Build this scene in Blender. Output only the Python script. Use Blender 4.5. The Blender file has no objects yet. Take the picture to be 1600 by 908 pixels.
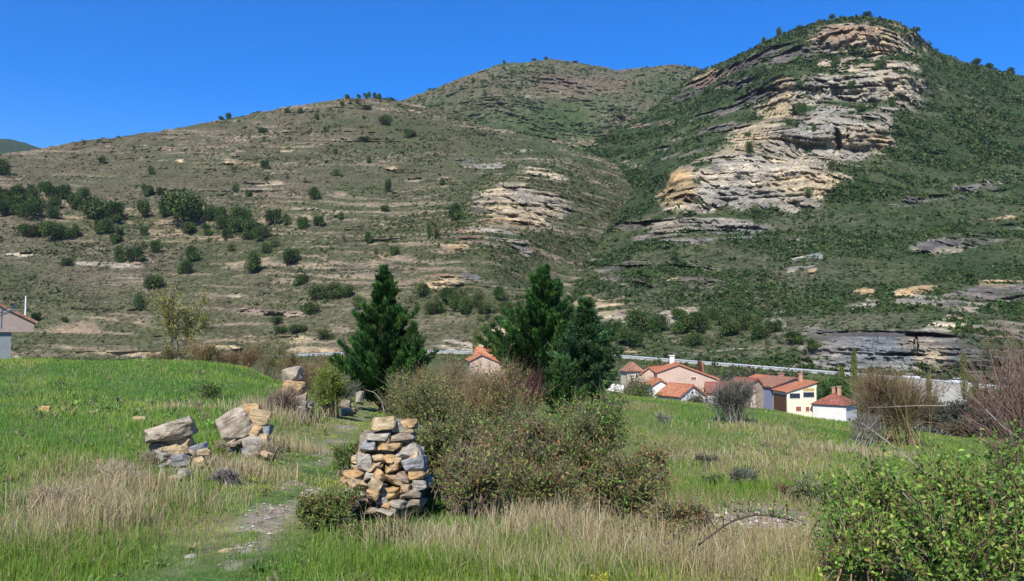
import bpy, bmesh, math, random
import numpy as np
from mathutils import Vector, Matrix

R = math.radians
S = bpy.context.scene
COL = S.collection
np.seterr(all='ignore')
rng = np.random.default_rng(11)
random.seed(5)

# ------------------------------------------------------------------ camera geometry
F, CX, CY, HOR = 1331.0, 800.0, 454.0, 520.0
TH = math.atan((HOR - CY) / F)
CT, ST = math.cos(TH), math.sin(TH)

def P(px, py, d):
    """world point at distance d (along +Y) seen at photo position px, py"""
    px = np.asarray(px, float); py = np.asarray(py, float); d = np.asarray(d, float)
    a = (px - CX) / F; b = (CY - py) / F
    yy = CT - b * ST
    return np.stack(np.broadcast_arrays(a / yy * d, d + 0 * a, (ST + b * CT) / yy * d), -1)

def proj(x, y, z):
    w = y * CT + z * ST
    return CX + F * x / w, CY - F * (z * CT - y * ST) / w

# ------------------------------------------------------------------ noise
def _h(i, j, k, s):
    n = (i * 374761393 + j * 668265263 + k * 2147483647 + s * 974634777) & 0xFFFFFFFF
    n = ((n ^ (n >> 13)) * 1274126177) & 0xFFFFFFFF
    n = ((n ^ (n >> 16)) * 2246822519) & 0xFFFFFFFF
    return (n ^ (n >> 15)) / 4294967295.0

def vnoise(x, y, z, s=0):
    x, y, z = np.broadcast_arrays(np.asarray(x, float), np.asarray(y, float), np.asarray(z, float))
    xi, yi, zi = np.floor(x), np.floor(y), np.floor(z)
    fx, fy, fz = x - xi, y - yi, z - zi
    fx, fy, fz = [f * f * f * (f * (f * 6 - 15) + 10) for f in (fx, fy, fz)]
    xi, yi, zi = xi.astype(np.int64), yi.astype(np.int64), zi.astype(np.int64)
    r = 0
    for a in (0, 1):
        for b in (0, 1):
            for c in (0, 1):
                w = (fx if a else 1 - fx) * (fy if b else 1 - fy) * (fz if c else 1 - fz)
                r = r + w * _h(xi + a, yi + b, zi + c, s)
    return r

def fbm(x, y, z, o=4, s=0, g=0.5):
    r, a, t = 0, 1.0, 0
    for i in range(o):
        r = r + a * vnoise(x * 2 ** i, y * 2 ** i, z * 2 ** i, s + i * 7)
        t += a; a *= g
    return r / t

def sstep(a, b, x):
    t = np.clip((x - a) / (b - a), 0, 1)
    return t * t * (3 - 2 * t)

class TPS:
    def __init__(self, pts, vals, sm=0.0):
        p = np.array(pts, float); n = len(p)
        A = np.zeros((n + 3, n + 3)); A[:n, :n] = self.k(p[:, None] - p[None]) + sm * np.eye(n)
        A[:n, n] = 1; A[:n, n + 1:] = p; A[n, :n] = 1; A[n + 1:, :n] = p.T
        self.p = p; self.w = np.linalg.solve(A, np.concatenate([np.array(vals, float), [0, 0, 0]]))
    @staticmethod
    def k(d):
        r2 = (d ** 2).sum(-1)
        return r2 * np.log(r2 + 1e-12)
    def __call__(self, q):
        q = np.asarray(q, float); sh = q.shape[:-1]; q = q.reshape(-1, 2)
        out = np.empty(len(q)); n = len(self.p)
        for i in range(0, len(q), 40000):
            c = q[i:i + 40000]
            out[i:i + 40000] = self.k(c[:, None] - self.p[None]) @ self.w[:n] + self.w[n] + c @ self.w[n + 1:]
        return out.reshape(sh)

# ------------------------------------------------------------------ object helpers
def setp(o, label=None, cat=None, group=None, kind=None):
    if label: o['label'] = label
    if cat: o['category'] = cat
    if group: o['group'] = group
    if kind: o['kind'] = kind
    return o

def empty(name, loc, rz=0, label=None, cat=None, group=None):
    o = bpy.data.objects.new(name, None); COL.objects.link(o)
    o.location = [float(v) for v in loc]; o.rotation_euler = (0, 0, rz); o.empty_display_size = 0.2
    return setp(o, label, cat, group)

def mesh_data(name, V, faces, mat=None, col=None, smooth=False):
    me = bpy.data.meshes.new(name)
    V = np.asarray(V, np.float32).reshape(-1, 3)
    faces = [np.asarray(f, np.int32) for f in (faces if isinstance(faces, list) else [faces]) if len(f)]
    me.vertices.add(len(V)); me.vertices.foreach_set('co', V.ravel())
    nl = sum(f.size for f in faces); nf = sum(len(f) for f in faces)
    me.loops.add(nl); me.polygons.add(nf)
    me.loops.foreach_set('vertex_index', np.concatenate([f.ravel() for f in faces]))
    tot = np.concatenate([np.full(len(f), f.shape[1], np.int32) for f in faces])
    me.polygons.foreach_set('loop_start', np.concatenate([[0], np.cumsum(tot)[:-1]]).astype(np.int32))
    me.polygons.foreach_set('loop_total', tot)
    me.polygons.foreach_set('use_smooth', np.full(nf, smooth, bool))
    if col is not None:
        c = np.asarray(col, np.float32)
        at = me.color_attributes.new('col', 'FLOAT_COLOR', 'POINT')
        at.data.foreach_set('color', np.concatenate([c, np.ones((len(c), 1), np.float32)], 1).ravel())
    if mat: me.materials.append(mat)
    me.update(calc_edges=True); me.validate()
    return me

def obj(name, me, parent=None, loc=None):
    o = bpy.data.objects.new(name, me); COL.objects.link(o)
    if parent: o.parent = parent
    if loc is not None: o.location = [float(v) for v in loc]
    return o

class Acc:
    """collects pieces into one mesh"""
    def __init__(self): self.V, self.Q, self.T, self.C, self.n = [], [], [], [], 0
    def add(self, V, Fc, C=None):
        V = np.asarray(V, float).reshape(-1, 3); Fc = np.asarray(Fc)
        if len(V) == 0: return
        (self.Q if Fc.shape[1] == 4 else self.T).append(Fc + self.n)
        self.V.append(V); self.n += len(V)
        if C is not None: self.C.append(np.broadcast_to(np.asarray(C, float), (len(V), 3)))
    def data(self, name, mat, smooth=False):
        fs = []
        if self.Q: fs.append(np.concatenate(self.Q))
        if self.T: fs.append(np.concatenate(self.T))
        return mesh_data(name, np.concatenate(self.V), fs, mat, np.concatenate(self.C) if self.C else None, smooth)

def box_vf(x0, x1, y0, y1, z0, z1):
    V = [(x, y, z) for z in (z0, z1) for y in (y0, y1) for x in (x0, x1)]
    Q = [(0, 2, 3, 1), (4, 5, 7, 6), (0, 1, 5, 4), (2, 6, 7, 3), (0, 4, 6, 2), (1, 3, 7, 5)]
    return np.array(V, float), np.array(Q)

def nrm(v):
    return v / (np.linalg.norm(v, axis=-1, keepdims=True) + 1e-9)

def rdir(n, g=None):
    return nrm((g or rng).normal(size=(n, 3)))

def tubes(Pt, Rd, sides=3):
    Pt = np.asarray(Pt, float); Rd = np.asarray(Rd, float); s, k, _ = Pt.shape
    T = nrm(np.gradient(Pt, axis=1))
    ref = np.where(np.abs(T[..., 2:3]) > .9, np.array([1., 0, 0]), np.array([0, 0, 1.]))
    A = nrm(np.cross(T, ref)); B = np.cross(T, A)
    an = np.arange(sides) * 2 * math.pi / sides
    V = Pt[:, :, None] + Rd[:, :, None, None] * (A[:, :, None] * np.cos(an)[:, None] + B[:, :, None] * np.sin(an)[:, None])
    idx = np.arange(s * k * sides).reshape(s, k, sides)
    a = idx[:, :-1]; b = idx[:, 1:]
    Q = np.stack([a, np.roll(a, -1, 2), np.roll(b, -1, 2), b], -1).reshape(-1, 4)
    return V.reshape(-1, 3), Q

def leaves(pos, d, n, L, W, fold=0.15):
    m = len(pos); d = nrm(d); side = nrm(np.cross(d, n)); up = np.cross(side, d)
    L = np.broadcast_to(L, (m,))[:, None]; W = np.broadcast_to(W, (m,))[:, None]
    mid = pos + d * L * .45 + up * W * fold
    V = np.stack([pos, mid + side * W * .5, pos + d * L, mid - side * W * .5], 1).reshape(-1, 3)
    return V, np.arange(m * 4).reshape(m, 4)

def rep(c, k): return np.repeat(c, k, axis=0)

def pal(n, cols, w=None, j=.18, g=None):
    g = g or rng
    c = np.array(cols, float)[g.choice(len(cols), n, p=None if w is None else np.array(w) / sum(w))]
    return np.clip(c * (1 + g.normal(0, j, (n, 1))) * (1 + g.normal(0, j * .35, (n, 3))), .003, 1)

# ------------------------------------------------------------------ materials
def new_mat(name, rough=.9):
    m = bpy.data.materials.new(name); m.use_nodes = True
    nt = m.node_tree; b = nt.nodes['Principled BSDF']
    b.inputs['Roughness'].default_value = rough
    b.inputs['Specular IOR Level'].default_value = .25
    return m, nt, b

def N(nt, t, **kw):
    n = nt.nodes.new(t)
    for k, v in kw.items():
        if k in n.inputs: n.inputs[k].default_value = v
        else: setattr(n, k, v)
    return n

def coords(nt, scale=(1, 1, 1), obj_space=True):
    tc = N(nt, 'ShaderNodeTexCoord'); mp = N(nt, 'ShaderNodeMapping'); mp.inputs['Scale'].default_value = scale
    nt.links.new(tc.outputs['Object'], mp.inputs['Vector']); return mp.outputs['Vector']

def noise(nt, vec, sc, det=4, rough=.6):
    n = N(nt, 'ShaderNodeTexNoise'); n.inputs['Scale'].default_value = sc; n.inputs['Detail'].default_value = det
    n.inputs['Roughness'].default_value = rough
    if vec is not None: nt.links.new(vec, n.inputs['Vector'])
    return n.outputs['Fac']

def ramp(nt, fac, stops):
    r = N(nt, 'ShaderNodeValToRGB'); e = r.color_ramp.elements
    while len(e) < len(stops): e.new(.5)
    for el, (p, c) in zip(e, stops):
        el.position = p; el.color = (*c, 1) if len(c) == 3 else c
    nt.links.new(fac, r.inputs['Fac']); return r.outputs['Color']

def mix(nt, a, b, fac, mode='MIX'):
    m = N(nt, 'ShaderNodeMix', data_type='RGBA', blend_type=mode)
    for s, v in ((m.inputs[6], a), (m.inputs[7], b), (m.inputs[0], fac)):
        if hasattr(v, 'is_output'): nt.links.new(v, s)
        else: s.default_value = (*v, 1) if isinstance(v, tuple) else v
    return m.outputs[2]

def bump(nt, b, h, strength=.5, dist=.05):
    n = N(nt, 'ShaderNodeBump'); n.inputs['Strength'].default_value = strength; n.inputs['Distance'].default_value = dist
    nt.links.new(h, n.inputs['Height']); nt.links.new(n.outputs['Normal'], b.inputs['Normal'])

def g3(v): return (v, v, v)

def mat_leaf(name, trans=.3, rough=.6, spec=.3):
    m, nt, b = new_mat(name, rough); b.inputs['Specular IOR Level'].default_value = spec
    at = N(nt, 'ShaderNodeAttribute', attribute_name='col')
    nt.links.new(at.outputs['Color'], b.inputs['Base Color'])
    if trans > 0:
        tr = N(nt, 'ShaderNodeBsdfTranslucent'); nt.links.new(at.outputs['Color'], tr.inputs['Color'])
        ms = N(nt, 'ShaderNodeMixShader'); ms.inputs[0].default_value = trans
        nt.links.new(b.outputs[0], ms.inputs[1]); nt.links.new(tr.outputs[0], ms.inputs[2])
        nt.links.new(ms.outputs[0], nt.nodes['Material Output'].inputs['Surface'])
    return m

def mat_hill(name, s=1.0, spots=.55):
    m, nt, b = new_mat(name, .95); b.inputs['Specular IOR Level'].default_value = .1
    at = N(nt, 'ShaderNodeAttribute', attribute_name='col')
    ra = N(nt, 'ShaderNodeAttribute', attribute_name='rock')
    v = coords(nt)
    n1 = noise(nt, v, .55 * s, 5, .7)
    c = mix(nt, at.outputs['Color'], ramp(nt, n1, [(.3, g3(.42)), (.5, g3(1.)), (.72, g3(1.5))]), 1., 'MULTIPLY')
    # low dark shrubs dotted over the soil
    vo = N(nt, 'ShaderNodeTexVoronoi'); vo.inputs['Scale'].default_value = .42 * s; nt.links.new(v, vo.inputs['Vector'])
    sp = ramp(nt, vo.outputs['Distance'], [(.22, g3(1)), (.5, g3(0))])
    inv = N(nt, 'ShaderNodeMath', operation='MULTIPLY_ADD'); nt.links.new(ra.outputs['Fac'], inv.inputs[0]); inv.inputs[1].default_value = -spots; inv.inputs[2].default_value = spots
    mu = N(nt, 'ShaderNodeMath', operation='MULTIPLY'); nt.links.new(sp, mu.inputs[0]); nt.links.new(inv.outputs[0], mu.inputs[1])
    c = mix(nt, c, (.030, .042, .017), mu.outputs[0])
    # rock: fine bedding and stains
    vs = coords(nt, (.10, .10, 1.1))
    n2 = noise(nt, vs, 1.0, 5, .7)
    rk = ramp(nt, n2, [(.28, g3(.42)), (.45, g3(.95)), (.75, g3(1.3))])
    vc = N(nt, 'ShaderNodeTexVoronoi', feature='DISTANCE_TO_EDGE'); vc.inputs['Scale'].default_value = 1.0; wv = N(nt, 'ShaderNodeVectorMath', operation='ADD')
    wn = N(nt, 'ShaderNodeTexNoise'); wn.inputs['Scale'].default_value = .3; nt.links.new(v, wn.inputs['Vector']); nt.links.new(wn.outputs['Color'], wv.inputs[1]); nt.links.new(coords(nt, (.16, .16, .45)), wv.inputs[0]); nt.links.new(wv.outputs[0], vc.inputs['Vector'])
    crk = ramp(nt, vc.outputs['Distance'], [(.0, g3(.3)), (.09, g3(1))]); rk = mix(nt, rk, crk, .22, 'MULTIPLY')
    c = mix(nt, c, mix(nt, at.outputs['Color'], rk, 1.0, 'MULTIPLY'), ra.outputs['Fac'])
    nt.links.new(c, b.inputs['Base Color'])
    ad = N(nt, 'ShaderNodeMath', operation='ADD'); nt.links.new(n1, ad.inputs[0]); nt.links.new(n2, ad.inputs[1])
    ad2 = N(nt, 'ShaderNodeMath', operation='ADD'); nt.links.new(ad.outputs[0], ad2.inputs[0]); nt.links.new(mu.outputs[0], ad2.inputs[1])
    ad3 = N(nt, 'ShaderNodeMath', operation='MULTIPLY_ADD'); nt.links.new(crk, ad3.inputs[0]); ad3.inputs[1].default_value = .25; nt.links.new(ad2.outputs[0], ad3.inputs[2])
    bump(nt, b, ad3.outputs[0], .9, 1.8)
    return m

def mat_ground():
    m, nt, b = new_mat('meadow_soil', .95)
    at = N(nt, 'ShaderNodeAttribute', attribute_name='col'); v = coords(nt)
    n1 = noise(nt, v, 3.0, 6, .7)
    c = mix(nt, at.outputs['Color'], ramp(nt, n1, [(.3, g3(.45)), (.5, g3(1)), (.75, g3(1.5))]), 1.0, 'MULTIPLY')
    nt.links.new(c, b.inputs['Base Color']); bump(nt, b, noise(nt, v, 9, 6, .7), .7, .06)
    return m

def mat_stone(name, c0, c1, c2, sc=9.0, lichen=.25):
    m, nt, b = new_mat(name, .88)
    v = coords(nt); oi = N(nt, 'ShaderNodeObjectInfo')
    ad = N(nt, 'ShaderNodeVectorMath', operation='ADD'); nt.links.new(v, ad.inputs[0])
    cmb = N(nt, 'ShaderNodeMath', operation='MULTIPLY'); nt.links.new(oi.outputs['Random'], cmb.inputs[0]); cmb.inputs[1].default_value = 37
    nt.links.new(cmb.outputs[0], ad.inputs[1]); vv = ad.outputs[0]
    n1 = noise(nt, vv, sc, 6, .65); n2 = noise(nt, vv, sc * 4, 5, .7)
    mp = N(nt, 'ShaderNodeMapping'); mp.inputs['Scale'].default_value = (2, 2, 16); mp.inputs['Rotation'].default_value = (.25, .15, 0); nt.links.new(vv, mp.inputs[0])
    n3 = noise(nt, mp.outputs[0], 2.2, 4, .6)
    c = ramp(nt, n1, [(.32, c0), (.5, c1), (.68, c2)])
    c = mix(nt, c, ramp(nt, n3, [(.35, g3(.5)), (.5, g3(1.)), (.7, g3(1.2))]), .8, 'MULTIPLY')
    n4 = noise(nt, vv, sc * .55, 5, .7)
    c = mix(nt, c, (.17, .145, .11), ramp(nt, n4, [(.50, g3(0)), (.66, g3(.6))]))
    c = mix(nt, c, (.50, .48, .42), ramp(nt, n2, [(.60, g3(0)), (.72, g3(lichen))]))
    nt.links.new(c, b.inputs['Base Color'])
    a2 = N(nt, 'ShaderNodeMath', operation='ADD'); nt.links.new(n3, a2.inputs[0]); nt.links.new(n2, a2.inputs[1])
    bump(nt, b, a2.outputs[0], .7, .02)
    return m

def mat_plaster(name, c, stain=.5, sc=.6, stain_col=(.3, .27, .22)):
    m, nt, b = new_mat(name, .9); v = coords(nt)
    n1 = noise(nt, v, sc, 5, .65); n2 = noise(nt, v, 5, 4)
    cc = mix(nt, c, stain_col, ramp(nt, n1, [(.48, g3(0)), (.75, g3(stain))]))
    cc = mix(nt, cc, ramp(nt, n2, [(.3, g3(.8)), (.7, g3(1.08))]), .7, 'MULTIPLY')
    nt.links.new(cc, b.inputs['Base Color']); bump(nt, b, n2, .25, .03)
    return m

def mat_tiles(name, c0, c1, c2):
    m, nt, b = new_mat(name, .85); v = coords(nt)
    w = N(nt, 'ShaderNodeTexWave', wave_type='BANDS', bands_direction='X'); w.inputs['Scale'].default_value = 1.15; w.inputs['Distortion'].default_value = .6
    w.inputs['Detail Scale'].default_value = 3
    nt.links.new(v, w.inputs['Vector'])
    n1 = noise(nt, v, 1.1, 5, .7); n2 = noise(nt, v, 4.5, 3, .7)
    c = ramp(nt, n1, [(.3, c0), (.5, c1), (.7, c2)])
    c = mix(nt, c, ramp(nt, n2, [(.3, g3(.55)), (.65, g3(1.25))]), .8, 'MULTIPLY')
    c = mix(nt, c, ramp(nt, w.outputs['Fac'], [(.0, g3(.6)), (.5, g3(1.08))]), .5, 'MULTIPLY')
    nt.links.new(c, b.inputs['Base Color']); bump(nt, b, w.outputs['Fac'], .8, .09)
    return m

def mat_plain(name, c, rough=.7, metal=0., var=.3, sc=3.):
    m, nt, b = new_mat(name, rough); b.inputs['Metallic'].default_value = metal
    n1 = noise(nt, coords(nt), sc, 5, .65)
    nt.links.new(mix(nt, c, ramp(nt, n1, [(.3, g3(1 - var)), (.7, g3(1 + var * .5))]), 1., 'MULTIPLY'), b.inputs['Base Color'])
    return m

M_leaf = mat_leaf('leaf_foliage', .32)
M_needle = mat_leaf('needle_foliage', .15, .7, .2)
M_grass = mat_leaf('grass_blades', .35, .7, .15)
M_twig = mat_leaf('twig_bark', 0, .85, .1)
M_far = mat_leaf('far_foliage', .12, .85, .05)
M_hill = mat_hill('dry_scrub_slope', 1.0, .5)
M_mount = mat_hill('green_scrub_slope', 1.0, .6)
M_back = mat_hill('far_scrub_slope', .55, .45)
M_ground = mat_ground()
M_st_tan = mat_stone('tan_sandstone', (.30, .20, .10), (.42, .31, .17), (.50, .40, .26))
M_st_or = mat_stone('orange_sandstone', (.32, .18, .075), (.42, .27, .12), (.50, .37, .20), lichen=.12)
M_st_grey = mat_stone('grey_limestone', (.20, .175, .135), (.31, .275, .215), (.40, .365, .30), lichen=.5)
M_st_blue = mat_stone('blue_grey_limestone', (.145, .145, .145), (.215, .215, .21), (.33, .325, .31), lichen=.35)
M_st_brown = mat_stone('brown_weathered_stone', (.16, .11, .08), (.26, .20, .14), (.36, .30, .22), lichen=.3)
M_st_weath = mat_stone('weathered_boulder', (.20, .155, .105), (.32, .265, .19), (.40, .355, .28), lichen=.4)
M_bark = mat_plain('bark', (.10, .075, .055), .95, 0, .5, 12)

# ------------------------------------------------------------------ foreground ground
G = []   # (px, d, z)
for px, rows in {
    -700: [(3, -1.6), (6, -1.5), (12, -1.4), (25, -1.35), (40, -1.4), (60, -3.6), (100, -8), (170, -13), (320, -11)],
    0: [(3, -1.65), (6, -1.6), (10, -1.52), (20, -1.42), (38, -1.36), (48, -2.3), (62, -4.2), (100, -9), (170, -14), (320, -11)],
    200: [(3, -1.65), (6, -1.6), (10, -1.55), (20, -1.42), (37, -1.36), (48, -2.2), (62, -4.2), (100, -9), (170, -14), (320, -11)],
    380: [(6.2, -1.62), (10, -1.58), (14, -1.52), (20, -1.48), (34, -1.38), (42, -2.2), (62, -5), (100, -10), (170, -15), (312, -10)],
    450: [(7.6, -1.68), (11, -1.62), (16, -1.58), (24, -1.62), (34, -2.2), (60, -5.5)],
    500: [(5, -1.66), (9.8, -1.74), (14, -1.74), (20, -1.85), (28, -2.3)],
    560: [(8, -1.72), (13, -1.82), (18, -1.92), (24, -2.2), (32, -2.75), (60, -5.8), (100, -11), (170, -15), (300, -9)],
    660: [(5, -1.66), (8, -1.74), (14, -2.0), (22, -2.5), (32, -3.0)],
    800: [(3, -1.65), (6, -1.66), (10, -1.95), (16, -2.3), (25, -2.8), (42, -3.3), (65, -6.5), (105, -12), (170, -16), (262, -9)],
    980: [(5, -1.65), (6.5, -1.70), (10, -2.05), (18, -2.75), (30, -3.05), (44, -3.35), (58, -5.2), (100, -12), (170, -16.5), (250, -8.5)],
    1150: [(4.5, -1.65), (6.4, -1.74), (10, -2.1), (20, -2.8), (32, -3.35), (45, -4.05), (58, -6.0), (100, -12), (170, -17), (232, -10.5)],
    1350: [(4, -1.65), (6, -1.70), (13, -2.4), (24, -3.25), (33, -3.8), (42, -4.40), (54, -6.2), (100, -13), (165, -18), (200, -18.5), (216, -15)],
    1470: [(6, -1.7), (12, -2.4), (24, -3.5), (40, -4.8), (55, -6.9), (100, -13.5), (165, -18), (200, -19.5), (206, -19.5)],
    1620: [(4, -1.65), (6, -1.72), (12, -2.45), (24, -3.7), (38, -4.95), (55, -7.2), (100, -13.5), (165, -18), (195, -18.5)],
    2300: [(3, -1.65), (6, -1.75), (12, -2.4), (24, -3.8), (40, -5.2), (60, -7.5), (100, -13), (170, -18), (240, -19)],
}.items():
    G += [(px, d, z) for d, z in rows]
_g = np.array(G)
_gt = TPS(np.stack([(_g[:, 0] - CX) / F * 1.8, np.log(_g[:, 1])], 1), _g[:, 2], 2e-4)

def zg(x, y):
    x = np.asarray(x, float); y = np.asarray(y, float)
    yc = np.maximum(y, 3.0)
    q = np.stack(np.broadcast_arrays(np.clip(x / yc, -2, 2) * 1.8, np.log(yc)), -1)
    z = _gt(q)
    f = np.clip(yc / 12, .5, 6)
    return z + f * .07 * (fbm(x * .9 / f, y * .9 / f, 0 * x, 3, 3) - .5) * 2

def ell(px, py, cx, cy, rx, ry, ang=0, soft=.5):
    a = R(ang); dx, dy = px - cx, py - cy
    u = (dx * math.cos(a) + dy * math.sin(a)) / rx; v = (-dx * math.sin(a) + dy * math.cos(a)) / ry
    return 1 - sstep(1 - soft, 1 + soft, np.sqrt(u * u + v * v))

# the path, in ground coordinates
PATHP = np.array([P(a, 454, d)[:2] * 1 for a, d in [(250, 4.0), (330, 5.8), (395, 7.0), (440, 8.2), (482, 9.8), (515, 12.5), (538, 15.5), (556, 19), (568, 24), (575, 32)]])
def path_dist(x, y):
    q = np.stack([x, y], -1); best = np.full(x.shape, 9e9)
    for a, b in zip(PATHP[:-1], PATHP[1:]):
        ab = b - a; t = np.clip(((q - a) @ ab) / (ab @ ab), 0, 1)
        best = np.minimum(best, np.linalg.norm(q - a - t[..., None] * ab, axis=-1))
    return best

DRY = [(170, 770, 130, 55, 10, .95), (60, 830, 90, 60, 0, .75), (270, 800, 110, 40, 0, .7), (430, 650, 60, 60, 0, .9), (395, 740, 70, 50, 0, .8),
       (330, 640, 60, 30, 0, .35), (500, 680, 45, 25, -30, .75), (280, 560, 40, 12, 0, .6), (380, 600, 60, 30, 0, .4), (350, 850, 90, 30, 0, .4),
       (860, 820, 120, 50, 5, .9), (700, 840, 80, 40, 0, .55), (1000, 850, 110, 60, 0, .6), (1180, 815, 110, 28, 0, 1.0), (1180, 880, 160, 45, 0, .6), (1100, 700, 130, 22, 0, .6),
       (1320, 715, 90, 25, 0, .75), (1150, 735, 60, 18, 0, .75), (1110, 800, 70, 30, 0, .9), (1160, 668, 50, 10, 0, .9), (1420, 700, 80, 12, 0, .6), (1240, 720, 60, 14, 0, .4), (1280, 790, 60, 30, 0, .6)]
LUSH = [(150, 600, 260, 40, 0, .6), (60, 690, 120, 60, 0, .5), (250, 590, 160, 25, 0, .4), (430, 790, 60, 40, -50, .6), (500, 720, 40, 30, -50, .8), (1200, 655, 170, 18, 0, .7), (1350, 740, 100, 20, 0, .3), (1080, 650, 100, 18, 0, .5),
        (380, 890, 120, 30, 0, .5), (850, 890, 70, 25, 0, .6), (620, 880, 60, 30, 0, .4), (1500, 690, 80, 14, 0, .6)]
def dryness(x, y, z):
    px, py = proj(x, y, z)
    d = .27 + 0 * px
    for e in DRY: d = np.maximum(d, ell(px, py, *e[:5], .6) * e[5])
    for e in LUSH: d = d - .45 * ell(px, py, *e[:5], .6) * e[5]
    sc = 1 / np.clip(y / 8, 1, 4)
    n = fbm(x * .8 * sc, y * .8 * sc, 0 * x, 4, 41)
    return np.clip(d * .74 + (n - .5) * 1.9, 0, 1)

uu = np.linspace(-1.35, 1.35, 300); vv = np.linspace(math.log(3), math.log(330), 330)
U, Vv = np.meshgrid(uu, vv); gy = np.exp(Vv); gx = U * gy
gz = zg(gx, gy)
gd = dryness(gx, gy, gz)
pd = path_dist(gx, gy)
trk = np.abs(pd - .0)
def path_bare(x, y):
    c = P(415, 454, 7.3)
    return (1 - sstep(.08, .33, path_dist(x, y))) * sstep(.38, .58, fbm(x * 2.6, y * 1.6, 0 * x, 4, 77) + .10 * ell(x, y, c[0], c[1], .5, 1.0, 0, .6) - .02) * np.clip(ell(x, y, c[0], c[1], .7, 2.2, 0, .7) + .75, 0, 1)
pm = path_bare(gx, gy)
pxg, pyg = proj(gx, gy, gz)
gcol = np.array([.055, .105, .022]) * (1 - gd[..., None]) + np.array([.20, .16, .085]) * gd[..., None]
far = sstep(60, 110, gy)[..., None]
gcol = gcol * (1 - far) + far * np.array([.06, .075, .028])
rub = ell(pxg, pyg, 1180, 815, 110, 28, 0, .5) * sstep(.35, .55, fbm(gx * 1.5, gy * 1.5, 0 * gx, 4, 5) + .1)
pm = np.maximum(pm, rub)[..., None]
gcol = gcol * (1 - pm) + pm * np.array([.25, .215, .155])
idx = np.arange(gx.size).reshape(gx.shape)
GQ = np.stack([idx[:-1, :-1], idx[:-1, 1:], idx[1:, 1:], idx[1:, :-1]], -1).reshape(-1, 4)
setp(obj('ground', mesh_data('ground', np.stack([gx, gy, gz], -1).reshape(-1, 3), GQ, M_ground, gcol.reshape(-1, 3), True)), 'grassy meadow ground falling away towards the village', None, None, 'structure')
bv, bq = box_vf(-6000, 6000, -3000, 7000, -62, -60)
setp(obj('terrain', mesh_data('terrain', bv, bq, mat_plain('valley_soil', (.08, .08, .04), .95))), 'valley floor', None, None, 'structure')

# ------------------------------------------------------------------ hills
RD = np.array([(-600, 572, 360), (0, 566, 345), (330, 561, 330), (400, 556, 322), (540, 550, 304), (700, 548, 286), (960, 554, 255), (1120, 566, 240), (1300, 580, 225), (1440, 591, 212), (1600, 606, 200), (1900, 640, 182), (2200, 672, 170)], float)

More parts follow.
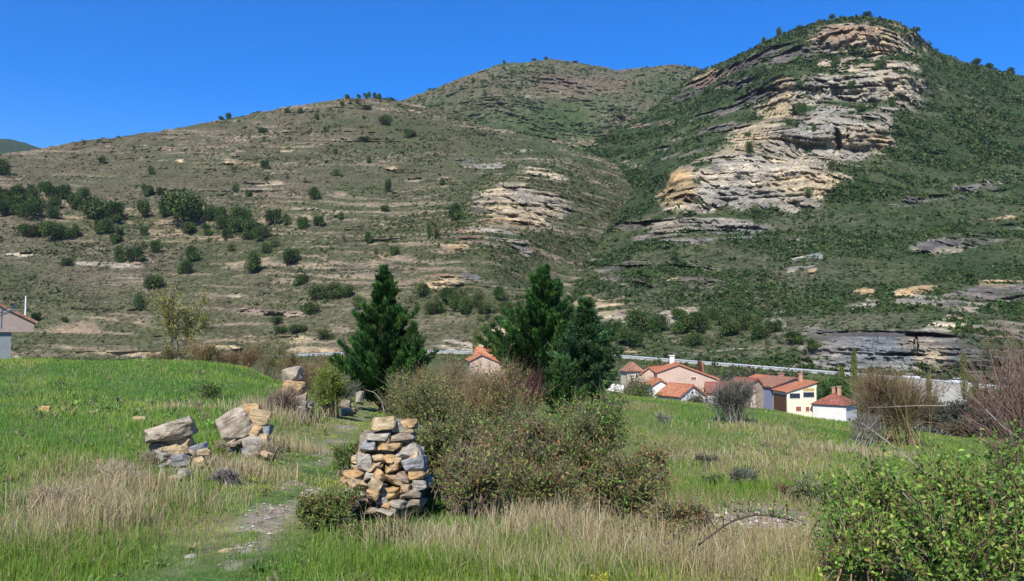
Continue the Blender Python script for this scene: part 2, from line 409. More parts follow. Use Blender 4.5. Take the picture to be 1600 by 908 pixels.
PAINT = []   # rock: cx, cy, rx, ry, angle, strength, colour
C_tan, C_or, C_pale, C_grey, C_dark, C_red, C_sand, C_blue = (.48, .38, .235), (.46, .32, .155), (.52, .44, .31), (.32, .29, .225), (.105, .092, .082), (.24, .14, .09), (.48, .36, .20), (.22, .23, .22)  # C_dark: dark rock, with the shade under overhanging ledges painted in
PAINT_M = [
 (1350, 100, 85, 55, 0, .62, C_tan), (1335, 150, 110, 45, 0, .66, C_grey), (1290, 205, 105, 50, -8, .72, C_grey), (1200, 262, 130, 46, -8, .8, C_tan), 
 (1360, 62, 92, 26, 3, .85, C_tan), (1330, 50, 60, 14, -5, .6, C_red), (1390, 75, 50, 18, -25, .7, C_tan), (1280, 80, 40, 12, -15, .6, C_dark),
 (1345, 92, 70, 6, 0, .5, C_grey), (1345, 138, 116, 24, 0, .95, C_grey), (1410, 140, 45, 20, 0, .7, C_pale), (1224, 150, 24, 36, 10, 1, C_tan), (1250, 140, 18, 30, 0, .7, C_pale),
 (1300, 178, 90, 10, 0, .6, C_grey), (1210, 178, 30, 20, 0, .8, C_tan), (1175, 208, 45, 20, -10, .9, C_tan), (1270, 200, 55, 14, 0, .7, C_grey), (1255, 222, 60, 18, 5, .8, C_grey), (1345, 222, 55, 24, 0, .95, C_tan), (1300, 240, 65, 10, 0, .8, C_grey),
 (1150, 255, 70, 14, -12, .85, C_grey), (1175, 285, 105, 38, -5, 1, C_pale), (1062, 296, 26, 34, 8, 1, C_or), (1045, 308, 18, 20, 0, .9, C_or), (1265, 290, 65, 20, 0, .9, C_tan), (1190, 312, 90, 18, 5, .9, C_grey), (1320, 275, 25, 10, 0, .6, C_tan),
 (1080, 325, 45, 8, 0, .8, C_pale), (1100, 352, 100, 12, 0, .85, C_grey), (1150, 366, 60, 14, 0, .8, C_blue), (990, 352, 70, 9, -3, .9, C_dark), (1040, 358, 30, 12, 0, .8, C_tan), (1060, 375, 70, 12, 0, .7, C_dark),
 (1000, 425, 62, 24, 0, .95, C_dark), (1080, 428, 50, 16, 5, .85, C_dark), (920, 412, 45, 10, 0, .55, C_dark), (985, 448, 40, 6, 8, .9, C_tan), (1110, 425, 20, 6, 0, .8, C_tan), (1110, 450, 40, 14, 0, .5, C_dark), (1050, 440, 40, 3, -30, .8, C_tan),
 (925, 474, 26, 22, 0, .95, C_or), (965, 482, 36, 26, 0, .95, C_tan), (985, 500, 25, 8, 10, .9, C_pale), (1060, 490, 30, 13, -15, .9, C_pale), (1092, 478, 34, 12, 0, .8, C_tan), (1150, 552, 58, 10, 0, .85, C_pale), (1230, 565, 40, 8, 0, .7, C_pale), (980, 548, 20, 9, 0, .9, C_sand),
 (1500, 298, 115, 9, -13, .75, C_dark), (1560, 285, 50, 6, -8, .6, C_grey), (1430, 318, 40, 6, -15, .6, C_dark), (1505, 376, 75, 12, -9, .85, C_dark), (1590, 355, 50, 7, -10, .7, C_grey), (1480, 392, 25, 6, -5, .8, C_tan), (1560, 342, 45, 6, -5, .55, C_or),
 (1545, 462, 90, 16, -9, .75, C_dark), (1580, 437, 50, 8, -8, .8, C_or), (1428, 455, 34, 7, -8, .85, C_or), (1430, 470, 40, 8, 0, .6, C_grey), (1350, 458, 16, 9, 0, .8, C_or), (1345, 475, 30, 8, -8, .5, C_grey), (1310, 384, 42, 4, -14, .95, C_sand), (1270, 392, 20, 4, -20, .9, C_sand), (1268, 407, 18, 11, -20, .95, C_blue), (1275, 425, 8, 6, 0, .9, C_or),
 (1330, 500, 60, 7, 0, .5, C_tan), (1380, 496, 60, 4, 0, .5, C_tan), (1216, 500, 11, 60, 10, .55, C_grey), (1245, 400, 12, 40, 8, .5, C_grey), (1330, 270, 8, 50, 35, .4, C_grey),
 (1390, 545, 150, 34, 0, 1, C_blue), (1290, 535, 50, 25, 0, .9, C_grey), (1480, 505, 48, 15, -28, 1, C_pale), (1460, 535, 30, 28, 0, .95, C_grey), (1420, 535, 14, 12, 0, .8, C_tan), (1570, 545, 80, 45, 0, .8, C_dark), (1390, 522, 130, 5, 0, .9, C_dark), (1455, 562, 25, 26, 0, .8, C_tan),
 (1120, 118, 62, 7, -22, .85, C_red), (1165, 100, 55, 7, -18, .85, C_dark), (1100, 115, 22, 8, -10, .8, C_or), (1060, 152, 35, 8, -25, .8, C_dark), (1150, 130, 40, 7, -12, .7, C_dark), (1185, 152, 40, 10, -14, .9, C_dark), (1120, 175, 55, 5, -16, .8, C_dark), (1130, 200, 45, 4, -14, .85, C_dark), (1090, 212, 40, 4, -12, .7, C_dark), (1020, 195, 40, 5, -10, .6, C_red), (1040, 232, 40, 3, -12, .6, C_dark),
 (1230, 90, 40, 6, -20, .85, C_dark), (1200, 80, 30, 6, -20, .8, C_dark), (905, 222, 30, 9, 0, .75, C_red), (960, 195, 30, 8, -8, .7, C_dark), (990, 258, 25, 6, 0, .4, C_tan), (1070, 240, 40, 3, -14, .6, C_dark), (920, 205, 20, 6, 0, .5, C_dark)]
PAINT_H = [
 (812, 322, 68, 32, 6, .95, C_tan), (840, 310, 40, 10, 8, .7, C_grey), (790, 345, 50, 8, 5, .8, C_or), (745, 332, 18, 10, -25, .8, C_dark), (780, 372, 55, 13, 14, .9, C_grey), (730, 368, 28, 10, 5, .85, C_red), (705, 385, 22, 9, 0, .85, C_or), (815, 390, 20, 10, 15, .7, C_grey),
 (680, 432, 44, 17, 8, .9, C_or), (668, 425, 26, 9, 0, .8, C_red), (690, 445, 24, 10, 0, .8, C_tan), (720, 428, 30, 9, 15, .6, C_dark), (850, 268, 45, 16, 5, .75, C_tan), (835, 250, 60, 7, 5, .6, C_dark), (765, 258, 38, 10, 8, .75, C_grey), (775, 272, 25, 5, 5, .7, C_tan), (735, 250, 20, 6, 0, .6, C_dark), (800, 235, 40, 6, 0, .4, C_grey),
 (735, 530, 62, 18, 4, .95, C_pale), (790, 520, 30, 14, 0, .8, C_tan), (690, 525, 25, 12, 0, .6, C_grey), (400, 528, 85, 9, 0, .95, C_sand), (490, 545, 45, 6, 0, .8, C_sand), (340, 540, 40, 6, 0, .8, C_sand), (560, 480, 40, 10, 0, .3, C_grey),
 (400, 463, 45, 5, 3, .75, C_tan), (420, 485, 70, 10, 4, .5, C_red), (100, 541, 60, 5, 0, .8, C_pale), (60, 555, 70, 6, 0, .8, C_tan), (210, 552, 110, 6, 2, .85, C_tan), (478, 420, 20, 5, 10, .85, C_or),
 (370, 257, 40, 4, 3, .95, C_sand), (420, 262, 50, 3, 8, .7, C_red), (165, 224, 12, 3, 5, .9, C_pale), (190, 226, 9, 3, 5, .9, C_pale), (225, 229, 12, 2.5, 6, .9, C_pale), (265, 233, 12, 3, 8, .9, C_sand), (285, 254, 8, 3, 5, .9, C_sand), (255, 232, 8, 3, 0, .7, C_sand), (400, 285, 40, 3, 6, .7, C_sand), (340, 240, 40, 4, 5, .6, C_red), (430, 300, 60, 4, 6, .55, C_tan),
 (40, 398, 40, 4, 0, .6, C_pale), (170, 415, 60, 4, 3, .5, C_tan), (190, 445, 70, 3, 2, .5, C_tan), (560, 320, 60, 4, 10, .5, C_tan), (590, 335, 50, 4, 8, .5, C_grey), (580, 350, 30, 3, 8, .5, C_tan), (500, 330, 60, 4, 5, .4, C_tan), (520, 215, 50, 3, 8, .5, C_tan), (610, 262, 12, 4, 5, .7, C_or), (640, 280, 20, 4, 0, .5, C_or), (700, 282, 25, 6, 10, .5, C_or), (440, 232, 14, 3, 5, .6, C_or), (640, 400, 15, 6, 0, .4, C_red)]

def build_hill(name, label, ctrl, top, bot, px0, px1, nx, ny, mat, base, paint, seed, amp=1.0, strat=1.0, dip=(.03, .0), streak=.0, hollow=(), ragged=.8, solids=()):
    c = np.array(ctrl, float)
    tps = TPS(np.stack([c[:, 0] / 300, c[:, 1] / 150], 1), np.log(c[:, 2]), 1e-3)
    xs = np.linspace(px0, px1, nx)
    t_top = np.interp(xs, [p[0] for p in top], [p[1] for p in top]); t_bot = np.interp(xs, [p[0] for p in bot], [p[1] for p in bot])
    k = np.array([1, 2, 4, 2, 1.]) / 10
    t_top = np.convolve(np.pad(t_top, 2, mode='edge'), k, 'valid')
    t_top = t_top + 2.6 * (fbm(xs * .05, 0 * xs, 0 * xs + seed, 4, seed) - .5) * 2
    t = np.linspace(0, 1, ny)
    px = np.broadcast_to(xs, (ny, nx)); py = t_bot + (t_top - t_bot) * t[:, None]
    d = np.exp(tps(np.stack([px / 300, py / 150], -1)))
    W = P(px, py, d)
    x, y, z = W[..., 0], W[..., 1], W[..., 2]
    # rock outcrops with ragged edges
    wx = px + 26 * (fbm(x * .03, y * .03, z * .05, 4, seed + 1) - .5); wy = py + 12 * (fbm(x * .04, y * .04, z * .06, 4, seed + 2) - .5)
    rock = np.zeros_like(px); rcol = np.zeros(px.shape + (3,)) + np.array(C_grey)
    for e in paint:
        w = ell(wx, wy, *e[:5], .45) * e[5]
        rcol = rcol * (1 - w[..., None]) + w[..., None] * np.array(e[6]); rock = np.maximum(rock, w)
    cov = fbm(x * .045, y * .045, z * .12, 5, seed + 3, .62)
    rock = sstep(.24, .62, np.clip(rock * 1.4 - sstep(.47, .66, cov) * ragged, 0, 1))
    # bedding: a stepped profile, cliffs at the outcrops
    h = z + dip[0] * x + dip[1] * y + 9 * (fbm(x * .012, y * .012, z * .01, 3, seed + 4) - .5)
    def saw(p, sh):
        f = (h / p + sh) % 1.0
        return np.where(f < .62, 1 - 2 * f / .62, -1 + 2 * (f - .62) / .38)
    pat = sstep(.40, .62, fbm(x * .018, y * .018, h * .06, 4, seed + 5))
    h = h + 7 * (fbm(x * .005, y * .005, z * .07, 3, seed + 15) - .5) * 2
    solid = np.maximum.reduce([ell(wx, wy, *e, .3) for e in solids]) if solids else np.zeros_like(px)
    band = sstep(.44, .54, fbm(x * .020 + 3, y * .020, h * .50, 5, seed + 22, .62))
    rock = rock * (solid + (1 - solid) * band); rcol = rcol * (.9 + .2 * band)[..., None]
    br1 = sstep(.34, .66, fbm(x * .022, y * .022, h * .07, 3, seed + 16)); br2 = sstep(.34, .66, fbm(x * .04, y * .04, h * .15, 3, seed + 17))
    off = strat * (.5 + 2.0 * pat + 1.3 * rock) * saw(13.0, .1) * br1 + strat * (.55 + 1.1 * pat + 1.2 * rock) * saw(5.2, .3) * br2 + strat * .55 * saw(2.7, .6) * br1
    near = np.where(d < 330, .5, 1.0)
    joint = fbm(x * .10, y * .10, z * .012, 4, seed + 6) - .5
    off = off + rock * joint * 15 * near
    for e in hollow: off = off + 1.45 * (.35 + 1.1 * sstep(.4, .6, fbm(x * .05, y * .05, 0 * x, 3, seed + 23))) * ell(px + 5 * (fbm(x * .15, y * .15, z * .15, 3, 5) - .5) * 2, wy, *e[:5], .3) * e[5]
    tint = np.zeros_like(px)
    # jointed blocks
    for bs, bh, ba, q_ in ((13., 7.5, 2.8, 0), (6., 3.4, 2.0, 3), (2.8, 1.6, 1.1, 6)):
        kz = np.floor((h + 1.5 * vnoise(x * .06, y * .06, 0 * x, seed + 30 + q_)) / (bh * near)).astype(np.int64)
        sh_ = _h(kz, kz * 0 + q_, kz * 0, seed + 31)
        kx = np.floor((x + .45 * y) / (bs * near) + sh_ * 7 + 1.2 * fbm(x * .1, y * .1, h * .1, 2, seed + 32)).astype(np.int64)
        hb = _h(kx, kz, kz * 0 + q_, seed + 33) - .5; off = off + rock * ba * np.where(d < 330, .8, 1.0) * hb * 2; tint = tint + (_h(kx, kz, kz * 0 + q_, seed + 34) - .5) * (.34, .3, .26)[q_ // 3]
    gul = (fbm(x * .011 + z * .004, y * .006, z * .003, 5, seed + 7, .52) - .5)
    off = off + amp * 55 * gul * np.clip(t[:, None] * 4, 0, 1) * np.clip((1 - t[:, None]) * 5, .25, 1)
    off = off + amp * 5 * (fbm(x * .09, y * .09, z * .09, 4, seed + 8) - .5) * 2
    d2 = d + off * np.clip(d / 500, .35, 2)
    W = P(px, py, d2)
    x, y, z = W[..., 0], W[..., 1], W[..., 2]
    # colour: soil, dry grass, scrub
    bc = base(px, py, x, y, z, seed)
    if streak > 0:
        st = sstep(.51, .68, fbm(x * .03, y * .03, h * .62, 5, seed + 9, .65)) * streak * sstep(.36, .60, fbm(x * .012, y * .012, z * .02, 4, seed + 10)) * .9
        bc = bc * (1 - st[..., None]) + st[..., None] * np.array((.34, .26, .17))
        s2 = sstep(.55, .66, fbm(x * .035 + 40, y * .035, h * .7, 5, seed + 19, .65)) * streak * .55; bc = bc * (1 - s2[..., None]) + s2[..., None] * np.array((.055, .062, .028))
        rock = np.maximum(rock, st * .7); rcol = np.where((st > .3)[..., None] & (rock <= st * .71)[..., None], np.array((.34, .26, .17)), rcol)
    hue = fbm(x * .03, y * .03, z * .05, 4, seed + 11)
    rc = rcol * (.75 + .55 * fbm(x * .06, y * .06, h * .5, 4, seed + 12))[..., None] * (1 + (hue[..., None] - .5) * np.array([.20, .04, -.28]))
    rc = rc * (1 + 1.1 * tint)[..., None] * (1 + (tint[..., None] * np.array([.12, .03, -.15])))
    crev = sstep(.53, .60, fbm(x * .03 + 9, y * .03, h * .75, 4, seed + 18, .6)) * 1.0     # crevice shade painted as dark bands along the bedding
    rc = rc * (1 - .45 * crev[..., None]) + .45 * crev[..., None] * np.array((.09, .08, .075))
    col = bc * (1 - rock[..., None]) + rc * rock[..., None]
    last = W[-1]
    ext = [last + np.array([0, a, -b]) * np.clip(d2[-1] / 800, .4, 2)[:, None] for a, b in ((8, .5), (30, 9), (110, 60), (260, 170))]
    Vt = np.concatenate([W.reshape(-1, 3)] + [e.reshape(-1, 3) for e in ext])
    colt = np.concatenate([col.reshape(-1, 3)] + [col[-1]] * 4); rkt = np.concatenate([rock.ravel()] + [rock[-1]] * 4)
    ii = np.arange((ny + 4) * nx).reshape(ny + 4, nx)
    Q = np.stack([ii[:-1, :-1], ii[:-1, 1:], ii[1:, 1:], ii[1:, :-1]], -1).reshape(-1, 4)
    me = mesh_data(name, Vt, Q, mat, colt, False)
    at = me.attributes.new('rock', 'FLOAT', 'POINT'); at.data.foreach_set('value', rkt.astype(np.float32))
    setp(obj(name, me), label, None, None, 'structure')
    return dict(px=px, py=py, W=W, rock=rock, d=d2, xs=xs, top=t_top, bot=t_bot, ny=ny, nx=nx)

def hill_at(H, px, py):
    i = int(np.argmin(np.abs(H['xs'] - px)))
    t = (py - H['bot'][i]) / (H['top'][i] - H['bot'][i])
    j = int(np.clip(round(t * (H['ny'] - 1)), 0, H['ny'] - 1))
    return H['W'][j, i]

def lerp3(a, b, f): return np.array(a) * (1 - f[..., None]) + np.array(b) * f[..., None]

def base_left(px, py, x, y, z, s):
    n = fbm(x * .02, y * .02, z * .03, 4, s + 20); n2 = fbm(x * .12, y * .12, z * .12, 4, s + 21)
    g = np.clip((n - .38) * 2.2, 0, 1)
    c = lerp3((.135, .114, .070), (.083, .096, .040), g)
    gr = np.clip(sstep(560, 800, px) * .55 + ell(px, py, 700, 330, 160, 60, 0, .6) * .2 + ell(px, py, 880, 210, 60, 60, 0, .6) * .6, 0, 1)
    c = c * (1 - gr[..., None]) + gr[..., None] * lerp3((.10, .105, .045), (.055, .078, .028), n2)
    gy_ = ell(px, py, 200, 490, 420, 40, 0, .5) * .35
    c = c * (1 - gy_[..., None]) + gy_[..., None] * np.array((.105, .108, .048))
    return c * (.72 + .56 * n2)[..., None]

def base_mount(px, py, x, y, z, s):
    n = fbm(x * .02, y * .02, z * .03, 4, s + 20); n2 = fbm(x * .14, y * .14, z * .14, 4, s + 21)
    c = lerp3((.038, .066, .022), (.085, .100, .042), np.clip((n - .35) * 2.4, 0, 1))
    low = ell(px, py, 1080, 470, 280, 90, 0, .6) * .55 + ell(px, py, 1225, 440, 40, 110, 10, .6) * .4
    low = np.clip(low + ell(px, py, 1380, 490, 90, 20, 0, .6) * .4 + ell(px, py, 1250, 330, 50, 50, 0, .5) * .3, 0, 1)
    c = c * (1 - low[..., None]) + low[..., None] * lerp3((.105, .105, .055), (.15, .135, .085), n2)
    return c * (.65 + .7 * n2)[..., None]

def base_back(px, py, x, y, z, s):
    n = fbm(x * .007, y * .007, z * .012, 4, s + 20); n2 = fbm(x * .05, y * .05, z * .05, 4, s + 21)
    c = lerp3((.155, .115, .075), (.085, .100, .045), np.clip((n - .36) * 2.6, 0, 1))
    g = np.clip(ell(px, py, 880, 205, 70, 45, 0, .7) * .9 + ell(px, py, 760, 175, 120, 30, 0, .7) * .45 + ell(px, py, 1040, 150, 60, 30, 0, .6) * .4 + ell(px, py, 880, 105, 120, 12, 0, .6) * .4, 0, 1)
    c = c * (1 - g[..., None]) + g[..., None] * np.array((.055, .085, .025))
    return c * (.75 + .5 * n2)[..., None]

def base_dark(px, py, x, y, z, s):
    n2 = fbm(x * .03, y * .03, z * .03, 5, s + 21)
    return lerp3((.020, .038, .018), (.035, .060, .025), n2)

rbot = [(a, b + 1.5) for a, b, _ in RD]
H_left = build_hill('hillside', 'dry terraced hillside with scattered evergreens', [(a, b, d + 7) for a, b, d in RD if a < 1000] + [
    (-600, 330, 650), (0, 240, 700), (200, 212, 750), (350, 185, 800), (540, 153, 850), (630, 158, 880), (720, 178, 880), (800, 200, 850), (900, 225, 800), (1000, 260, 760), (1100, 330, 650),
    (800, 320, 440), (760, 380, 390), (680, 430, 355), (800, 270, 520), (895, 330, 470), (870, 250, 600), (640, 300, 530), (640, 400, 415), (540, 300, 540), (540, 400, 425), (540, 480, 355), (300, 300, 560), (300, 400, 455), (300, 480, 385),
    (0, 300, 560), (0, 400, 450), (0, 500, 380), (-400, 420, 450), (850, 420, 400), (850, 480, 330), (720, 500, 320)],
    [(-600, 330), (-100, 252), (0, 241), (62, 232), (120, 222), (200, 212), (280, 199), (350, 187), (400, 175), (450, 167), (500, 159), (540, 153), (590, 153), (630, 158), (680, 170), (760, 195), (840, 215), (900, 232), (1000, 270), (1100, 330)], rbot,
    -560, 1080, 800, 230, M_hill, base_left, PAINT_H, 3, .8, 1.15, (.06, 0), .9, ragged=1.0, solids=[(812, 325, 75, 36, 6)])
H_back = build_hill('hill', 'brown rounded summit behind the green mountain', [
    (500, 180, 1500), (630, 158, 1450), (700, 130, 1480), (780, 100, 1500), (860, 93, 1550), (920, 100, 1600), (965, 108, 1650), (1040, 102, 1600), (1090, 107, 1600), (1200, 130, 1550), (1350, 200, 1500),
    (550, 260, 950), (700, 260, 930), (800, 270, 900), (880, 280, 900), (1000, 280, 950), (1200, 300, 1100), (880, 200, 1200), (760, 170, 1180), (960, 170, 1230)],
    [(520, 175), (630, 158), (660, 145), (700, 130), (740, 114), (780, 101), (820, 97), (860, 93), (900, 97), (930, 102), (965, 109), (1000, 106), (1040, 102), (1070, 103), (1100, 108), (1200, 130), (1300, 180)],
    [(520, 265), (880, 300), (1300, 320)], 520, 1300, 400, 110, M_back, base_back, [(900, 222, 40, 8, 0, .8, C_red), (960, 185, 30, 7, 0, .7, C_red), (820, 150, 40, 3, 5, .3, C_tan)], 21, 1.6, 1.2, (.02, 0), .25)
H_mt = build_hill('mountain', 'steep green mountain with pale rock cliffs', [(a, b, d + 7) for a, b, d in RD if a > 700] + [
    (1300, 515, 244), (1450, 520, 231), (1560, 520, 222), (1450, 480, 262), (870, 430, 430), (890, 300, 660), (905, 240, 780), (960, 200, 860), (1000, 180, 900), (1045, 150, 930), (1090, 110, 950),
    (1000, 400, 390), (1000, 300, 590), (1000, 240, 730), (1020, 290, 560), (1045, 318, 458), (1100, 334, 446), (1200, 334, 448), (1100, 350, 432), (1200, 352, 434), (1285, 318, 470), (1062, 275, 486), (1110, 252, 500), (1170, 245, 504), (1250, 258, 502), (1305, 275, 498), (1120, 300, 468), (1200, 300, 470), (1250, 295, 474), (1110, 277, 483), (1170, 275, 484), (1235, 280, 484), (1120, 318, 458), (1200, 318, 460), (1150, 222, 556), (1250, 247, 553), (1330, 250, 562), (1400, 240, 580), (1225, 200, 575), (1300, 196, 577), (1390, 200, 590),
    (1200, 180, 640), (1250, 177, 628), (1330, 170, 632), (1225, 160, 646), (1330, 162, 646), (1440, 160, 665), (1212, 112, 668), (1330, 116, 660), (1450, 118, 690), (1285, 92, 706), (1350, 92, 702), (1430, 90, 718), (1295, 50, 722), (1350, 40, 722), (1420, 50, 738), (1350, 22, 775), (1450, 75, 810),
    (1500, 98, 860), (1600, 118, 880), (1800, 180, 860), (2100, 260, 800), (1500, 250, 610), (1600, 250, 640), (1500, 350, 455), (1600, 350, 475), (1500, 450, 310), (1600, 450, 325), (1300, 400, 365), (1300, 460, 300), (1100, 420, 355), (1100, 480, 305),
    (1000, 480, 305), (1200, 480, 295), (1900, 350, 470), (2100, 500, 290)],
    [(815, 545), (830, 500), (850, 440), (868, 380), (882, 330), (895, 270), (910, 235), (960, 202), (1000, 181), (1045, 150), (1090, 112), (1150, 88), (1200, 63), (1250, 43), (1300, 29), (1350, 22), (1395, 31), (1430, 46), (1446, 64), (1462, 80), (1500, 94), (1560, 108), (1600, 118), (1800, 180), (2100, 262)], rbot,
    815, 2080, 640, 290, M_mount, base_mount, PAINT_M, 57, .6, 1.0, (-.03, .02), .15, [(1308, 226, 5, 24, 0, 16), (1323, 214, 3, 9, 0, 9), (1243, 185, 5, 16, 0, 8), (1405, 522, 85, 4, 2, 9), (1312, 524, 30, 4, 0, 7), (1366, 536, 3, 15, 4, 6), (1432, 540, 3, 15, -4, 6), (1340, 548, 30, 2.5, 2, 5), (1410, 556, 35, 2.5, 0, 5), (1003, 447, 15, 4, 10, 7), (1078, 312, 9, 7, 0, 9), (1050, 300, 6, 4, 0, 6), (1010, 352, 10, 5, 0, 6), (1115, 352, 6, 10, 0, 6), (1470, 378, 26, 5, -8, 6), (1530, 305, 40, 4, -12, 6), (1560, 470, 60, 4, -9, 7), (1470, 308, 50, 3.5, -14, 6), (1185, 146, 34, 4, -14, 8), (1150, 203, 30, 3, -16, 7), (1125, 172, 45, 3, -16, 6), (1165, 97, 40, 3.5, -18, 8), (1225, 87, 30, 4, -20, 8), (1105, 122, 45, 3, -22, 6), (1155, 128, 30, 3, -12, 6), (1210, 78, 30, 3, -20, 6), (1085, 211, 30, 3, -12, 5), (1050, 230, 30, 2.5, -12, 5), (1000, 416, 50, 3, 3, 6), (990, 348, 60, 3, -3, 6), (1080, 420, 35, 3, 5, 5), (1440, 395, 30, 3, -8, 5), (1330, 478, 30, 3, -8, 5), (1420, 462, 30, 3, -8, 5), (1590, 350, 40, 3, -10, 5)], .7, [(1345, 90, 110, 70, 0), (1320, 160, 130, 60, 0), (1270, 220, 130, 50, 0), (1175, 290, 140, 65, 0), (1390, 545, 130, 34, 0), (1120, 118, 62, 7, -22), (1165, 100, 55, 7, -18), (1185, 152, 40, 9, -14), (1130, 200, 45, 4, -14), (1230, 90, 40, 6, -20), (1150, 130, 40, 6, -12), (1120, 175, 55, 4, -16), (1020, 195, 40, 4, -10)])
build_hill('hill', 'dark wooded hill far off beyond the dry slope', [(-700, 120, 2600), (0, 215, 2500), (100, 245, 2500), (250, 290, 2400), (-700, 400, 1800), (0, 320, 1900), (250, 330, 2000)],
    [(-700, 120), (-100, 198), (0, 216), (30, 221), (62, 231), (110, 246), (250, 290)], [(-700, 400), (250, 340)], -700, 250, 240, 50, M_back, base_dark, [], 88, 1., .5)

# ------------------------------------------------------------------ low scrub on the slopes (uncountable)
def scrub(name, label, H, n, size, cols, wts, seed, keep):
    g = np.random.default_rng(seed)
    ny, nx = H['px'].shape
    j = g.integers(0, ny - 1, n * 3); i = g.integers(0, nx - 1, n * 3)
    fi, fj = g.random(n * 3)[:, None], g.random(n * 3)[:, None]
    W = H['W']
    p = W[j, i] * (1 - fi) * (1 - fj) + W[j, i + 1] * fi * (1 - fj) + W[j + 1, i] * (1 - fi) * fj + W[j + 1, i + 1] * fi * fj
    px, py = H['px'][j, i], H['py'][j, i]
    ok = (px > -60) & (px < 1680) & (g.random(n * 3) < keep(px, py, p)) & (g.random(n * 3) > H['rock'][j, i] * 1.1)
    p = p[ok][:n]; m = len(p)
    sz = size * np.exp(g.normal(0, .38, m)) * np.clip(p[:, 1] / 500, .55, 1.5)
    k = 9
    o = rdir(m * k, g) * (g.random((m * k, 1)) ** .5); o[:, 2] = np.abs(o[:, 2]) * .8
    c = rep(p, k) + o * rep(sz, k)[:, None] * np.array([.9, .9, .7])
    V, Q = leaves(c - 0 * c, rdir(m * k, g), rdir(m * k, g), rep(sz, k) * 1.0, rep(sz, k) * .9, .2)
    cc = rep(pal(m, cols, wts, .2, g), k) * (1 + g.normal(0, .15, (m * k, 1)))
    setp(obj(name, mesh_data(name, V, Q, M_far, rep(np.clip(cc, .004, 1), 4))), label, None, None, 'stuff')

DG = [(.032, .058, .020), (.046, .078, .025), (.062, .096, .032), (.085, .10, .042)]
scrub('scrub_vegetation', 'low green scrub covering the rocky mountain', H_mt, 52000, .95, DG, [3, 4, 3, 1.5], 1, lambda px, py, p: .10 + .9 * sstep(.42, .60, fbm(p[:, 0] * .022, p[:, 1] * .022, p[:, 2] * .085, 4, 9)))
scrub('scrub_vegetation', 'sparse low bushes dotted over the dry hillside', H_left, 30000, .62, DG + [(.12, .11, .055)], [2, 3, 3, 2, 2], 2, lambda px, py, p: (.12 + .9 * sstep(.46, .62, fbm(p[:, 0] * .03, p[:, 1] * .03, p[:, 2] * .05, 3, 19))) * (.5 + .8 * sstep(450, 800, px)))
scrub('scrub_vegetation', 'dark scrub specks on the brown summit behind', H_back, 9000, 1.1, DG, [2, 3, 3, 1], 3, lambda px, py, p: .1 + .8 * sstep(.48, .62, fbm(p[:, 0] * .012, p[:, 1] * .012, p[:, 2] * .02, 3, 29)))

# ------------------------------------------------------------------ countable trees on the slopes
def crown_mesh(name, seed, n=900, cols=((.034, .068, .018), (.055, .095, .025), (.080, .118, .034), (.06, .075, .03)), lobes=9, flat=.8, leaf=.072, mat=None):
    g = np.random.default_rng(seed)
    cen = g.normal(0, .25, (lobes, 3)); cen[:, 2] = .52 + g.normal(0, .17, lobes); rad = g.uniform(.22, .42, lobes)
    w = rad ** 2; li = g.choice(lobes, n, p=w / w.sum())
    dd = rdir(n, g); pos = cen[li] + dd * (rad[li] * g.random(n) ** .33)[:, None]
    pos[:, 2] = np.maximum(pos[:, 2] * flat, .05 + .06 * g.random(n))
    V, Q = leaves(pos, nrm(dd + rdir(n, g) * .9), nrm(dd + rdir(n, g) * .7), leaf * g.uniform(.7, 1.5, n), leaf * g.uniform(.6, 1.1, n), .2)
    lc = pal(lobes, cols, None, .18, g)
    return mesh_data(name, V, Q, mat or M_far, rep(np.clip(lc[li] * (1 + g.normal(0, .2, (n, 1))), .004, 1), 4))

def trunk_mesh(name, seed, h=.35, r=.035):
    g = np.random.default_rng(seed); a = Acc()
    ends = np.concatenate([[[0, 0, h * 1.6]], np.c_[g.normal(0, .22, (5, 2)), g.uniform(h * 1.2, h * 2, 5)]])
    t = np.linspace(0, 1, 5)[None, :, None]
    b = np.array([[0, 0, -.08]]) * np.ones((6, 1)); md = np.c_[g.normal(0, .02, (6, 2)), np.full(6, h * .7)]
    pts = (1 - t) ** 2 * b[:, None] + 2 * t * (1 - t) * md[:, None] + t * t * ends[:, None]
    V, Q = tubes(pts, np.linspace(r, r * .3, 5)[None] * np.ones((6, 1)), 5); a.add(V, Q)
    return a.data(name, M_bark, True)

OAK = [(crown_mesh('oak_crown', 100 + i, 2600, lobes=9 + i), trunk_mesh('oak_trunk', 200 + i)) for i in range(5)]
OLV = [(crown_mesh('bush_crown', 140 + i, 1800, ((.050, .075, .024), (.075, .10, .030), (.095, .105, .04)), 8), trunk_mesh('bush_trunk', 240 + i)) for i in range(3)]
def hill_tree(px, pyb, wpx, hpx, label, group, H=None, kinds=OAK, pt=None, name='evergreen_oak', cat='tree'):
    p = np.array(hill_at(H, px, pyb)) if pt is None else np.array(pt)
    k = F / p[1]
    t = empty(name, p, random.uniform(0, 6.28), label, cat, group)
    wpx, hpx = wpx * .86, hpx * 1.08
    cm, tm = kinds[random.randrange(len(kinds))]
    s = wpx / k / 1.15; sh = hpx / k / .80
    t.scale = (s, s, sh)
    obj('trunk', tm, t); obj('crown', cm, t)
    return t

